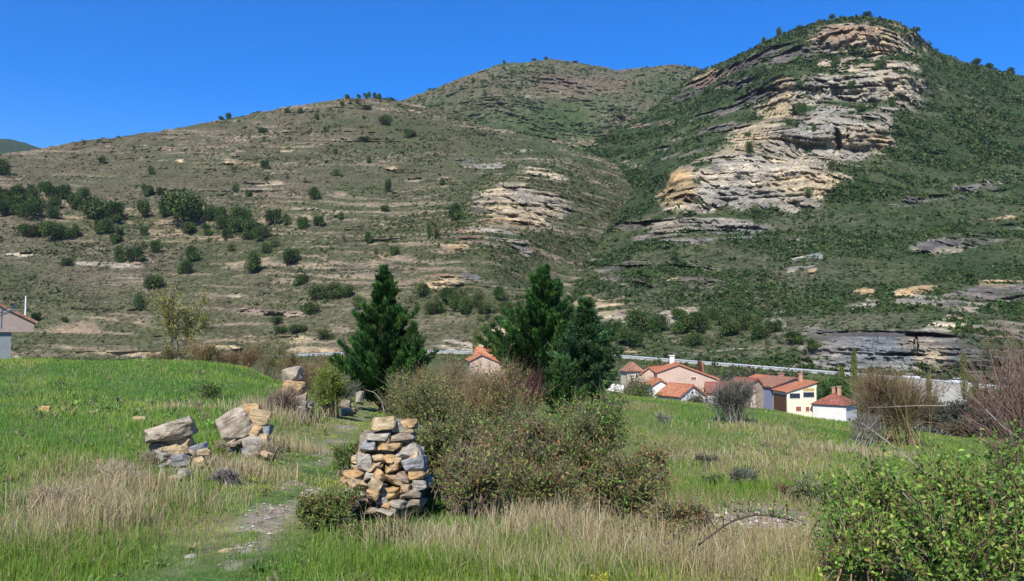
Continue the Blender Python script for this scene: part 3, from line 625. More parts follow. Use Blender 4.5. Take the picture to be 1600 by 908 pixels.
# left hillside: px, base py, width, height
named = [
 (292, 347, 66, 44, 'largest dark evergreen on the left hillside, broad and spreading above a dark hollow'),
 (395, 426, 27, 28, 'dark rounded evergreen standing alone low on the hillside above the sandy bank'),
 (301, 409, 25, 21, 'dark round evergreen just above a smaller paler one, below the hillside oak thicket'),
 (289, 427, 22, 20, 'paler round evergreen just below the dark round one, left of centre of the hillside'),
 (453, 412, 30, 22, 'dark bush with a paler left side, right of the lone dark evergreen'),
 (490, 311, 20, 17, 'isolated dark evergreen above the tan ledges, upper middle of the left hillside'),
 (237, 272, 12, 11, 'lone small evergreen high on the hillside beneath the pale ledges'),
 (4, 274, 30, 20, 'dark evergreen cut by the left frame edge, highest of the hillside trees there'),
 (712, 345, 24, 26, 'bright green bush at the foot of the tan rock outcrop on the spur'),
 (430, 352, 24, 24, 'taller of two dark evergreens side by side right of the oak thicket'),
 (448, 352, 14, 15, 'shorter of two dark evergreens side by side right of the oak thicket'),
 (238, 451, 28, 22, 'grey green evergreen behind the yellow leaved young tree'),
 (217, 486, 20, 24, 'dark bush low on the hillside left of the yellow leaved young tree'),
 (355, 374, 14, 18, 'small dense evergreen with a black shaded foot beneath the oak thicket'),
 (294, 366, 22, 19, 'round evergreen directly below the largest hillside evergreen'),
 (323, 368, 16, 18, 'narrow evergreen between the round one and the dense one under the oak thicket'),
 (104, 415, 16, 12, 'small yellowish bush alone low on the far left hillside'),
 (240, 395, 14, 20, 'narrow upright evergreen alone in the middle of the left hillside')]
for a in named: hill_tree(*a[:4], a[4], 'evergreens on the left hillside', H_left)
LC = 'dark evergreens clustered at the left of the hillside'
for a in [(30, 318, 36, 26), (10, 338, 26, 24), (5, 312, 22, 18), (52, 308, 24, 16), (72, 300, 20, 16), (94, 312, 38, 22), (48, 338, 46, 24), (84, 342, 24, 16), (86, 325, 22, 16), (118, 326, 26, 22), (130, 312, 14, 18),
          (148, 342, 46, 30), (178, 341, 34, 24), (160, 345, 18, 14), (180, 350, 16, 14), (45, 370, 36, 20), (84, 376, 36, 28), (117, 370, 16, 16), (168, 366, 24, 20), (153, 366, 12, 18), (180, 380, 18, 14), (188, 368, 12, 12), (8, 325, 20, 20), (60, 325, 26, 16)]:
    hill_tree(*a, 'dark rounded evergreen oak in the cluster on the far left of the dry slope', LC, H_left)
TH_ = 'green oaks of the thicket right of the largest evergreen'
for a in [(342, 345, 28, 22), (352, 358, 34, 22), (376, 350, 28, 26), (372, 362, 30, 20), (392, 366, 28, 22), (410, 374, 26, 22), (390, 374, 24, 12), (330, 345, 16, 14), (258, 340, 22, 20)]:
    hill_tree(*a, 'green oak in the thicket running downhill from the largest evergreen', TH_, H_left)
MD = 'small evergreens around the middle of the dry slope'
for a in [(224, 338, 20, 24), (230, 306, 18, 18), (248, 306, 12, 12), (186, 411, 18, 22), (211, 409, 24, 22), (226, 367, 12, 14), (218, 396, 10, 12), (362, 393, 12, 14), (418, 396, 18, 14), (430, 386, 14, 14), (414, 265, 12, 14), (160, 256, 10, 10), (388, 308, 10, 12), (368, 300, 14, 14),
          (474, 356, 16, 18), (500, 354, 16, 16), (532, 344, 10, 10), (525, 275, 12, 12), (524, 240, 8, 10), (468, 178, 10, 8), (448, 177, 8, 8), (495, 188, 8, 10), (533, 165, 8, 7), (558, 163, 10, 7), (571, 171, 14, 6), (410, 208, 14, 8), (507, 206, 6, 9), (577, 255, 8, 8), (600, 330, 12, 10), (605, 300, 14, 18),
          (672, 372, 12, 16), (683, 372, 14, 14), (617, 400, 14, 14), (588, 398, 8, 10), (575, 380, 12, 16), (690, 290, 10, 10), (566, 220, 16, 6), (600, 195, 20, 14), (640, 215, 20, 12), (55, 503, 16, 14), (100, 503, 10, 8)]:
    hill_tree(*a, 'small round evergreen scattered on the dry brown slope', MD, H_left, OAK if random.random() < .75 else OLV)
RG = 'trees on the left ridge line'
for a in [(543, 154, 7, 7), (560, 153, 8, 6), (570, 152, 8, 7), (578, 152, 7, 7), (585, 153, 8, 8), (593, 155, 8, 7), (612, 157, 10, 4), (357, 185, 9, 9), (345, 188, 10, 5)]:
    hill_tree(*a, 'small dark tree silhouetted on the ridge of the left hill', RG, H_left)
for a in [(787, 101, 6, 6), (852, 94, 8, 4), (835, 96, 8, 4), (738, 127, 5, 6), (770, 125, 5, 9), (800, 120, 5, 9), (818, 115, 5, 5), (815, 132, 5, 6), (758, 150, 6, 6), (840, 130, 6, 5), (700, 152, 6, 5), (720, 142, 5, 4), (900, 99, 7, 4)]:
    hill_tree(*a, 'tiny dark tree on the brown rounded summit behind', 'trees on the summit behind', H_back)
for a, l in [((1217, 56, 10, 12), 'taller dark tree on the skyline left of the cliff summit'), ((1194, 66, 6, 9), 'lower dark tree on the skyline left of the cliff summit'), ((1250, 45, 8, 5), None), ((1300, 30, 10, 6), None), ((1355, 23, 15, 4), None), ((1432, 48, 10, 6), None), ((1525, 101, 18, 8), None), ((1545, 106, 14, 7), None), ((1580, 114, 14, 7), None)]:
    hill_tree(*a, l or 'small dark bush on the skyline of the cliff mountain', 'bushes on the mountain skyline', H_mt)
CB = 'bushes growing on the cliff ledges'
for a in [(1376, 108, 16, 16), (1255, 180, 14, 22), (1232, 195, 9, 10), (1272, 205, 10, 12), (1270, 225, 9, 14), (1172, 245, 14, 22), (1182, 337, 12, 14), (1078, 339, 9, 10), (1265, 310, 16, 14), (1330, 140, 10, 14), (1305, 105, 16, 14), (1345, 175, 14, 12), (1395, 168, 10, 12), (1170, 215, 8, 9), (1300, 262, 14, 12), (1052, 405, 14, 12)]:
    hill_tree(*a, 'small green bush clinging to a ledge of the mountain cliff', CB, H_mt, OAK if random.random() < .6 else OLV)
LB = 'bushes along the foot of the slope'
for a in [(495, 467, 40, 18), (520, 466, 40, 20), (545, 464, 24, 16), (485, 490, 30, 16), (560, 482, 26, 22), (470, 445, 20, 16), (655, 465, 24, 20), (700, 474, 34, 22), (712, 482, 22, 22), (745, 478, 24, 22), (675, 492, 24, 20), (730, 492, 24, 22), (760, 492, 22, 20), (790, 490, 20, 20), (780, 470, 22, 20), (510, 530, 30, 14), (465, 520, 28, 14), (440, 520, 20, 10), (560, 530, 30, 16), (430, 505, 24, 10)]:
    hill_tree(*a, 'dark green bush at the foot of the slope between conifers and sandy bank', LB, H_left, OAK if random.random() < .7 else OLV)
RB = 'oaks above the road behind the village'
for a in [(955, 530, 34, 26), (1000, 520, 44, 32), (1030, 518, 30, 26), (985, 540, 40, 26), (1075, 520, 44, 30), (1098, 515, 24, 24), (1110, 500, 24, 22), (1085, 540, 30, 22), (1140, 525, 34, 20), (1165, 515, 30, 22), (1190, 530, 34, 18), (1205, 520, 24, 20), (1240, 535, 30, 16), (1180, 505, 26, 14), (1130, 510, 20, 16), (1060, 498, 22, 16), (1210, 480, 22, 12), (1270, 548, 26, 14)]:
    hill_tree(*a, 'dark green oak above the road on the slope behind the tiled roofs', RB, H_mt, OAK if random.random() < .75 else OLV)

# ------------------------------------------------------------------ road, guard rail, retaining wall
def rl(px):
    return P(px, np.interp(px, RD[:, 0], RD[:, 1]), np.interp(px, RD[:, 0], RD[:, 2]))
rx = np.linspace(-560, 2150, 180)
c0 = rl(rx)          # top of the rail line
tn = nrm(np.gradient(c0, axis=0)); sd = nrm(np.cross(np.array([0, 0, 1.]), tn))   # towards the hill
def strip(name, offs, mat, label, kind='structure'):
    V = np.stack([c0 + sd * o + np.array([0, 0, dz]) for o, dz in offs], 1)
    n, k, _ = V.shape; ii = np.arange(n * k).reshape(n, k)
    Q = np.stack([ii[:-1, :-1], ii[:-1, 1:], ii[1:, 1:], ii[1:, :-1]], -1).reshape(-1, 4)
    return setp(obj(name, mesh_data(name, V.reshape(-1, 3), Q, mat)), label, None, None, kind)
M_asph = mat_plain('asphalt', (.10, .10, .10), .9, 0, .25, 1)
M_galv = mat_plain('galvanised_steel', (.52, .56, .58), .45, .35, .2, 1.5)
M_conc = mat_plaster('concrete', (.37, .36, .325), .6, .35, (.22, .21, .19))
strip('road', [(.25, -.8), (7.4, -.75)], M_asph, 'asphalt road along the foot of the mountain')
strip('road_verge', [(7.4, -.78), (10.5, -.6), (16, .5)], M_ground, 'stony verge behind the road')
m_white = mat_plain('road_paint', (.75, .75, .72), .7, 0, .2, 2)
strip('road_marking', [(.8, -.79), (.95, -.79)], m_white, 'white edge line of the road')
# embankment below the rail
ec = np.array([(.052, .070, .024)])
eoff = [(.6, -.85), (-.4, -.95), (-4, -3.2), (-9, -6.5), (-16, -10.5)]
V = np.stack([c0 + sd * o + np.array([0, 0, dz]) for o, dz in eoff], 1)
V = V + np.concatenate([np.zeros((len(rx), 2, 1)), rng.normal(0, .25, (len(rx), 3, 1))], 1) * np.array([0, 0, 1.])
pxr = np.repeat(rx[:, None], 5, 1)
low = ((pxr > 1395) & (pxr < 1530))[..., None] * np.array([0, 0, 0, 0, 0])[None, :, None]
n, k, _ = V.shape; ii = np.arange(n * k).reshape(n, k)
sel = ~((rx[:-1] > 1400) & (rx[:-1] < 1512))
Q = np.stack([ii[:-1, :-1], ii[:-1, 1:], ii[1:, 1:], ii[1:, :-1]], -1)[sel].reshape(-1, 4)
setp(obj('embankment', mesh_data('embankment', V.reshape(-1, 3), Q, M_ground, np.repeat(ec, n * k, 0) * (.7 + .6 * rng.random((n * k, 1))), True)), 'overgrown bank below the road', None, None, 'structure')
bkp = V.reshape(len(rx), 5, 3)
g_ = np.random.default_rng(77); nb_ = 5200; ri = g_.integers(0, len(rx) - 1, nb_); ci = g_.uniform(.9, 3.99, nb_); cc_ = ci.astype(int); fc_ = (ci - cc_)[:, None]; fr_ = g_.random((nb_, 1))
bp_ = (bkp[ri, cc_] * (1 - fc_) + bkp[ri, cc_ + 1] * fc_) * (1 - fr_) + (bkp[ri + 1, cc_] * (1 - fc_) + bkp[ri + 1, cc_ + 1] * fc_) * fr_
bp_[:, 2] = np.maximum(bp_[:, 2], zg(bp_[:, 0], bp_[:, 1])); m2_ = 4200; d2_ = g_.uniform(95, 240, m2_); u2_ = g_.uniform(-.75, .68, m2_); d2_ = np.minimum(d2_, np.interp(u2_ * F + CX, RD[:, 0], RD[:, 2]) - 4); e2_ = np.stack([u2_ * d2_, d2_, zg(u2_ * d2_, d2_)], -1); bp_ = np.concatenate([bp_, e2_]); nb_ = len(bp_)
bpx, _q = proj(bp_[:, 0], bp_[:, 1], bp_[:, 2]); bp_ = bp_[(bpx < 1395) | (bpx > 1515)]; nb_ = len(bp_)
ss_ = g_.uniform(.25, .8, nb_) * np.where(g_.random(nb_) < .12, 1.9, 1); o_ = rdir(nb_ * 14, g_) * g_.random((nb_ * 14, 1)) ** .4; o_[:, 2] = np.abs(o_[:, 2])
V_, Q_ = leaves(rep(bp_, 14) + o_ * rep(ss_, 14)[:, None], rdir(nb_ * 14, g_), rdir(nb_ * 14, g_), rep(ss_, 14) * .55, rep(ss_, 14) * .45, .2)
setp(obj('scrub_vegetation', mesh_data('scrub_vegetation', V_, Q_, M_far, rep(rep(pal(nb_, [(.05, .075, .025), (.08, .10, .035), (.11, .10, .05), (.07, .11, .03), (.13, .11, .06)], None, .25, g_), 14), 4))), 'rough bushes and weeds on the bank below the road', None, None, 'stuff')
# guard rail
gr = empty('guard_rail', rl(1100), 0, 'long galvanised guard rail along the road above the village roofs', 'guard rail')
gl = np.array(gr.location)
xs = np.linspace(300, 1800, 260); rp = rl(xs); tr = nrm(np.gradient(rp, axis=0)); sr = nrm(np.cross(np.array([0, 0, 1.]), tr))
prof = [(-.02, 0), (-.09, -.06), (-.02, -.15), (-.09, -.24), (-.02, -.32)]
V = np.stack([rp + sr * a + np.array([0, 0, b]) - gl for a, b in prof], 1); n, k, _ = V.shape; ii = np.arange(n * k).reshape(n, k)
me = mesh_data('rail', V.reshape(-1, 3), np.stack([ii[:-1, :-1], ii[:-1, 1:], ii[1:, 1:], ii[1:, :-1]], -1).reshape(-1, 4), M_galv)
o = obj('rail', me, gr); md = o.modifiers.new('thick', 'SOLIDIFY'); md.thickness = .03
pbv, pbq = box_vf(-.06, .06, -.04, .08, -.85, -.04); pm_ = mesh_data('post', pbv, pbq, M_galv)
for q in np.linspace(305, 1795, 96): obj('post', pm_, gr, rl(q) - gl)
# concrete kerb parapet under the rail
V = np.stack([rp + sr * a + np.array([0, 0, b]) for a, b in [(.1, -.42), (-.3, -.42), (-.3, -1.15), (.1, -1.15)]], 1)
n, k, _ = V.shape; ii = np.arange(n * k).reshape(n, k); jj = np.roll(ii, -1, 1)
setp(obj('road_edge_beam', mesh_data('road_edge_beam', V.reshape(-1, 3), np.stack([ii[:-1], jj[:-1], jj[1:], ii[1:]], -1).reshape(-1, 4), M_conc)), 'pale concrete edge beam running under the guard rail', 'beam')
# retaining wall
rw = empty('retaining_wall', rl(1455) + np.array([0, 0, -7]), 0, 'tall pale concrete retaining wall in panels holding up the road on the right', 'wall')
wl = np.array(rw.location)
hs = [4.2, 4.8, 5.3, 5.6, 6.0, 6.2, 5.8]; ed = np.linspace(1372, 1516, 8)
for a, b, h in zip(ed[:-1], ed[1:], hs):
    A, B = rl(a + .25), rl(b - .25); t_ = nrm(B - A); s_ = nrm(np.cross(np.array([0, 0, 1.]), t_))
    pts = []
    for z0, z1 in ((-h - 3.5, -1.02),):
        for zz, ba in ((z0, -1.15 + .0), (z1, -.34)):
            for e in (A, B):
                for th in (0, .5): pts.append(e + s_ * (ba + th) + np.array([0, 0, zz]) - wl)
    pts = np.array(pts)   # z0:A0 A1 B0 B1, z1: ...
    Q = np.array([(0, 2, 6, 4), (1, 5, 7, 3), (0, 4, 5, 1), (2, 3, 7, 6), (4, 6, 7, 5), (0, 1, 3, 2)])
    obj('panel', mesh_data('panel', pts, Q, M_conc), rw)

# ------------------------------------------------------------------ vehicles on the road
def car(px, label, off=2.6):
    p = rl(px); i = int(np.argmin(np.abs(rx - px))); q = p + sd[i] * off + np.array([0, 0, -.78])
    t = empty('car', q, math.atan2(tn[i][1], tn[i][0]), label, 'car', 'white cars behind the guard rail')
    bm = bmesh.new()
    prof = [(-2.05, .35), (-2.1, .8), (-1.95, .98), (-1.3, 1.02), (1.0, .98), (1.9, .82), (2.05, .6), (2.05, .35)]
    def ext(pr, hw, hw2=None):
        a = [bm.verts.new((x, -hw, z)) for x, z in pr]; b = [bm.verts.new((x, hw, z)) for x, z in pr]
        bm.faces.new(a[::-1]); bm.faces.new(b)
        for u in range(len(pr)):
            v = (u + 1) % len(pr); bm.faces.new((a[u], a[v], b[v], b[u]))
    ext(prof, .84)
    bmesh.ops.bevel(bm, geom=bm.edges[:], offset=.05, segments=2, affect='EDGES')
    me = bpy.data.meshes.new('body'); bm.to_mesh(me); bm.free(); me.materials.append(M_carw); obj('body', me, t)
    bm = bmesh.new(); ext([(-1.55, 1.0), (-1.15, 1.42), (.35, 1.44), (1.0, 1.0)], .74); me = bpy.data.meshes.new('window'); bm.to_mesh(me); bm.free(); me.materials.append(M_glass); obj('window', me, t)
    bm = bmesh.new(); ext([(-1.2, 1.41), (-1.1, 1.49), (.3, 1.5), (.42, 1.42)], .73); me = bpy.data.meshes.new('roof'); bm.to_mesh(me); bm.free(); me.materials.append(M_carw); obj('roof', me, t)
    for wx in (-1.3, 1.3):
        for wy in (-.8, .8):
            bm = bmesh.new(); bmesh.ops.create_cone(bm, cap_ends=True, segments=16, radius1=.32, radius2=.32, depth=.2, matrix=Matrix.Translation((wx, wy, .32)) @ Matrix.Rotation(math.pi / 2, 4, 'X'))
            me = bpy.data.meshes.new('wheel'); bm.to_mesh(me); bm.free(); me.materials.append(M_tyre); obj('wheel', me, t)
M_carw = mat_plain('white_car_paint', (.75, .76, .78), .25, 0, .05)
M_glass = mat_plain('dark_glass', (.03, .04, .05), .1, 0, .2)
M_tyre = mat_plain('tyre_rubber', (.02, .02, .02), .9)
car(1496, 'white car on the road above the concrete retaining wall')
car(1419, 'white car on the road at the start of the retaining wall, left of the other', 3.2)

# ------------------------------------------------------------------ houses
M_tile = mat_tiles('red_roof_tiles', (.30, .105, .055), (.42, .16, .08), (.50, .24, .13))
M_tile2 = mat_tiles('brown_roof_tiles', (.20, .10, .07), (.28, .14, .09), (.36, .20, .13))
M_tile3 = mat_tiles('dark_red_roof_tiles', (.17, .06, .045), (.25, .09, .06), (.33, .14, .09))
M_white = mat_plaster('white_render', (.68, .65, .59), .45, .5, (.55, .50, .42))
M_cream = mat_plaster('cream_render', (.55, .46, .34), .5, .5, (.36, .28, .2))
M_pink = mat_plaster('pinkish_render', (.52, .38, .29), .6, .6, (.36, .27, .21))
M_yel = mat_plaster('yellow_render', (.74, .68, .47), .2, .5, (.62, .5, .28))
M_bluew = mat_plaster('blue_grey_render', (.17, .20, .29), .4, .6, (.10, .11, .16))
M_stonew = mat_plaster('rubble_wall', (.30, .24, .18), .8, 1.2, (.18, .15, .12))
M_wood = mat_plain('brown_wood', (.14, .07, .04), .8, 0, .4, 4)
M_redsh = mat_plain('red_shutter', (.30, .09, .05), .7, 0, .3, 4)
M_frame = mat_plain('white_frame', (.7, .68, .62), .7, 0, .1)
M_door = mat_plain('grey_door', (.25, .26, .30), .6, 0, .3)
M_brick = mat_plaster('chimney_brick', (.45, .25, .16), .5, 1.5, (.3, .2, .15))

def poly_prism(pts, y0, y1):
    n = len(pts); V = [(x, y0, z) for x, z in pts] + [(x, y1, z) for x, z in pts]
    return V, n

def ngon_mesh(name, V, faces, mat):
    me = bpy.data.meshes.new(name); me.from_pydata([tuple(map(float, v)) for v in V], [], [tuple(int(i) for i in f) for f in faces]); me.materials.append(mat); me.update()
    bm = bmesh.new(); bm.from_mesh(me); bmesh.ops.recalc_face_normals(bm, faces=bm.faces); bm.to_mesh(me); bm.free()
    return me

def slab(name, quad, th, mat, parent):
    """roof plane: four corners, given thickness; local X of the tile texture runs along the eave"""
    q = np.array(quad, float); n = nrm(np.cross(q[1] - q[0], q[3] - q[0]));  n = n if n[2] > 0 else -n
    e1 = nrm(q[1] - q[0]); e2 = np.cross(n, e1); o = q.mean(0)
    L = np.array([[(p - o) @ e1, (p - o) @ e2, s] for s in (0, th) for p in q])
    me = ngon_mesh(name, L, [(0, 1, 2, 3), (4, 5, 6, 7), (0, 1, 5, 4), (1, 2, 6, 5), (2, 3, 7, 6), (3, 0, 4, 7)], mat)
    ob = obj(name, me, parent)
    ob.matrix_local = Matrix(((e1[0], e2[0], n[0], o[0]), (e1[1], e2[1], n[1], o[1]), (e1[2], e2[2], n[2], o[2]), (0, 0, 0, 1)))
    return ob

def house(name, label, px, d, zb, w, dep, hw, rise, yaw, wallm, roofm, kind='gable', chim=(), wins=(), cat='house', group='village houses below the meadow', ov=.35, skew=.5, hl=None):
    """w: span of the gable (front, local -Y); dep: length of the ridge; origin at the middle of the floor"""
    p = P(px, 454, d); t = empty(name, (p[0], p[1], zb), yaw, label, cat, group)
    W2, D2 = w / 2, dep / 2
    xr = -W2 + w * skew
    if kind == 'gable': prof = [(-W2, 0), (W2, 0), (W2, hw), (xr, hw + rise), (-W2, hw if hl is None else hl)]
    elif kind == 'shed': prof = [(-W2, 0), (W2, 0), (W2, hw + rise), (-W2, hw)]
    else: prof = [(-W2, 0), (W2, 0), (W2, hw), (-W2, hw)]
    V, n = poly_prism(prof, -D2, D2)
    fs = [tuple(range(n)), tuple(range(2 * n - 1, n - 1, -1))] + [(i, (i + 1) % n, (i + 1) % n + n, i + n) for i in range(n)]
    obj('wall', ngon_mesh('wall', V, fs, wallm), t)
    y0, y1 = -D2 - ov, D2 + ov
    if kind == 'gable':
        hL = hw if hl is None else hl
        sl = (hw + rise - hL) / (xr + W2); sr_ = rise / (W2 - xr)
        slab('roof', [(-W2 - ov, y0, hL - sl * ov + .02), (-W2 - ov, y1, hL - sl * ov + .02), (xr, y1, hw + rise + .02), (xr, y0, hw + rise + .02)], .30, roofm, t)
        slab('roof', [(W2 + ov, y0, hw - sr_ * ov + .02), (W2 + ov, y1, hw - sr_ * ov + .02), (xr, y1, hw + rise + .02), (xr, y0, hw + rise + .02)], .30, roofm, t)
        v, f = box_vf(xr - .12, xr + .12, y0, y1, hw + rise + .2, hw + rise + .42); obj('ridge_tiles', mesh_data('ridge_tiles', v, f, roofm), t)
    elif kind == 'shed':
        s_ = rise / w
        slab('roof', [(-W2 - ov, y0, hw - s_ * ov + .02), (-W2 - ov, y1, hw - s_ * ov + .02), (W2 + ov, y1, hw + rise + s_ * ov + .02), (W2 + ov, y0, hw + rise + s_ * ov + .02)], .18, roofm, t)
    elif kind == 'hip':
        a, b = W2 + ov, D2 + ov; r = max(b - a * .9, .3); zt = hw + rise; ze = hw - .05
        slab('roof', [(-a, -b, ze), (-a, b, ze), (0, r, zt), (0, -r, zt)], .14, roofm, t); slab('roof', [(a, -b, ze), (a, b, ze), (0, r, zt), (0, -r, zt)], .14, roofm, t)
        slab('roof', [(-a, -b, ze), (a, -b, ze), (.02, -r, zt), (-.02, -r, zt)], .14, roofm, t); slab('roof', [(-a, b, ze), (a, b, ze), (.02, r, zt), (-.02, r, zt)], .14, roofm, t)
    for cx, cy, z0, h, cw, cm in chim:
        v, f = box_vf(cx - cw / 2, cx + cw / 2, cy - cw / 2, cy + cw / 2, z0, z0 + h); c = obj('chimney', mesh_data('chimney', v, f, cm), t)
        v, f = box_vf(cx - cw * .66, cx + cw * .66, cy - cw * .66, cy + cw * .66, z0 + h, z0 + h + .15); obj('cap', mesh_data('cap', v, f, cm), c)
    for side, x, z, ww, hh, pm2, kind2 in wins:
        # frame proud of the wall, pane set inside
        fr = Acc(); b_ = .09
        for r_ in ((-ww / 2 - b_, ww / 2 + b_, -hh / 2 - b_, -hh / 2), (-ww / 2 - b_, ww / 2 + b_, hh / 2, hh / 2 + b_), (-ww / 2 - b_, -ww / 2, -hh / 2, hh / 2), (ww / 2, ww / 2 + b_, -hh / 2, hh / 2)):
            fr.add(*box_vf(r_[0], r_[1], -.07, .03, r_[2], r_[3]))
        fo = obj(kind2, fr.data(kind2, M_frame if kind2 == 'window' else M_wood), t)
        fo.location, fo.rotation_euler = {'f': ((x, -D2, z), (0, 0, 0)), 'l': ((-W2, x, z), (0, 0, -math.pi / 2)), 'r': ((W2, x, z), (0, 0, math.pi / 2))}[side]
        v, f = box_vf(-ww / 2, ww / 2, -.025, .02, -hh / 2, hh / 2); obj('pane' if pm2 is M_glass else 'shutter' if kind2 == 'window' else 'leaf', mesh_data('pane', v, f, pm2), fo)
    return t

def zpx(py, d): return float(P(800, py, d)[2])

# yellow house with an open gallery
yh = house('yellow_house', 'pale yellow house with two dark gallery openings and red sloping roof, beside the white cottage', 1238.5, 172, zpx(652, 172), 6.0, 7.5, zpx(611, 172) - zpx(652, 172), 1.85, R(4), M_yel, M_tile, 'shed',
      chim=[(2.2, 2.2, 7.0, 1.5, .7, M_brick)], wins=[('f', -1.45, 4.55, 2.1, 1.0, M_glass, 'window'), ('f', 1.35, 4.75, 2.2, 1.0, M_glass, 'window'), ('f', -.75, 2.0, 1.05, .9, M_redsh, 'window'), ('f', 1.05, 1.95, .75, .9, M_redsh, 'window')])
v, f = box_vf(.25, 2.5, -3.79, -3.762, 5.42, 6.05); obj('gallery_panel', mesh_data('gallery_panel', v, f, mat_plain('ochre_panel', (.45, .33, .12), .8, 0, .2)), yh)
v, f = box_vf(-3.08, -3.02, -3.4, 3.2, 1.2, 4.6); obj('timber_cladding', mesh_data('timber_cladding', v, f, M_wood), yh)
v, f = box_vf(2.86, 2.96, -3.87, -3.77, .0, 6.2); obj('drainpipe', mesh_data('drainpipe', v, f, M_door), yh)
# white cottage, corner towards the meadow
house('white_cottage', 'low white cottage with patched render and hipped red roof, right of the yellow house', 1301, 168, zpx(657, 168), 6.3, 6.8, zpx(631, 168) - zpx(657, 168), 2.0, R(-38), M_white, M_tile3, 'hip',
      chim=[(-.6, 1.5, 4.3, 2.0, .55, M_brick), (1.0, -.2, 4.9, 1.7, .65, M_brick)], wins=[('l', 1.7, 1.9, .9, 2.0, M_door, 'door')])
# blue walled house
house('blue_house', 'house with a blue wall and brown tiled roof, left of the yellow house', 1208, 181, zpx(650, 181), 8.6, 7.5, zpx(603, 181) - zpx(650, 181), 1.6, R(26), M_bluew, M_tile2, 'gable', chim=[(3.0, 1.2, 7.4, 1.4, .8, M_brick)], wins=[('l', 1.1, 4.6, .6, .9, M_glass, 'window'), ('f', -2.5, 4.2, .8, .9, M_glass, 'window')], skew=.75)
house('tiled_house', 'house whose red roof peaks behind the blue walled house', 1192, 192, zpx(645, 192), 9, 8, zpx(600, 192) - zpx(645, 192), 1.7, R(10), M_pink, M_tile, 'gable', chim=[(.6, -1.8, 6.8, 1.1, .5, M_brick)])
house('tiled_house', 'house with a long worn red roof half hidden by the bare grey bush', 1152, 180, zpx(648, 180), 9.0, 7.0, zpx(613, 180) - zpx(648, 180), 2.7, R(20), M_stonew, M_tile3, 'gable', skew=.75)
house('chimney_pillar_shed', 'narrow pale masonry shed with a little tiled top between bare bush and blue wall', 1173, 171, zpx(640, 171), 1.0, 1.0, zpx(608, 171) - zpx(640, 171), .3, 0, M_cream, M_tile2, 'gable', cat='shed', ov=.15)
# left cluster
house('large_house', 'largest village house, wide tiled gable under a tall white chimney', 1068, 182, zpx(640, 182), 12.4, 9, zpx(591, 182) - zpx(640, 182), 2.95, R(-4), M_pink, M_tile, 'gable', chim=[(-2.2, 3.5, 9.0, 2.3, 1.0, M_white)], wins=[('f', 1.3, 6.8, 1.1, .6, M_redsh, 'window'), ('f', -1.8, 5.2, .8, .9, M_glass, 'window')], skew=.36, hl=zpx(581, 182) - zpx(640, 182))
house('white_gabled_house', 'white gabled house with red roof nearest the meadow, in front of the chimney house', 1063, 170, zpx(636, 170), 6.6, 6.5, zpx(618, 170) - zpx(636, 170), 2.0, R(30), M_white, M_tile, 'gable', wins=[('f', -.1, 3.0, .5, .55, M_glass, 'window')])
house('white_annex', 'small white gable squeezed left of the white gabled house', 1025, 177, zpx(630, 177), 3.4, 5, zpx(601, 177) - zpx(630, 177), 1.0, R(8), M_white, M_tile, 'gable', cat='house')
house('tiled_house', 'house with an orange roof slope left of the tall white chimney', 1024, 186, zpx(640, 186), 6.0, 8, zpx(590, 186) - zpx(640, 186), 2.2, R(-30), M_pink, M_tile, 'gable')
house('cream_house', 'cream walled house with pale tiled roof right of the chimney house', 1113, 183, zpx(640, 183), 5.2, 7, zpx(599, 183) - zpx(640, 183), .1, R(-6), M_cream, M_tile2, 'gable', wins=[('f', -.2, 4.9, .7, .8, M_redsh, 'window')], skew=.05, hl=zpx(584, 183) - zpx(640, 183))
house('tiled_barn', 'low barn with dark red roof below the cream walled house', 1124, 172, zpx(638, 172), 5.5, 5.5, zpx(613, 172) - zpx(638, 172), 1.7, R(80), M_white, M_tile3, 'gable', cat='barn')
house('tiled_hut', 'small hut with brown pyramid roof at the left end of the village beside the conifers', 986, 185, zpx(625, 185), 3.6, 3.6, zpx(580, 185) - zpx(625, 185), 2.0, R(15), M_cream, M_tile2, 'hip', cat='hut', wins=[('f', .4, 5.2, .5, .9, M_glass, 'window')])
house('roadside_house', 'small house with bright orange roof showing between the two tall conifers', 762, 165, zpx(620, 165), 7.4, 6, zpx(572, 165) - zpx(620, 165), 2.2, R(8), M_pink, M_tile, 'gable', chim=[(-.9, 1, 7.2, 1.1, .55, M_brick)], wins=[('f', -.5, 4.3, .7, .9, M_wood, 'window')], skew=.30, hl=zpx(563, 165) - zpx(620, 165))
house('tiled_house', 'house whose broad orange roof rises behind the small house between the conifers', 771, 174, zpx(622, 174), 6.5, 6.6, zpx(560, 174) - zpx(622, 174), 2.0, R(80), M_cream, M_tile, 'gable', chim=[(.3, 1.6, 8.6, 1.2, .6, M_brick)])
v, f = box_vf(-1.6, 1.4, -.15, .15, 0, 1.3); wl_ = obj('garden_wall', mesh_data('garden_wall', v, f, M_white), None, P(961, 612, 150)); wl_.rotation_euler = (0, R(8), R(-8)); setp(wl_, 'short white garden wall in the bushes right of the conifers', 'wall')
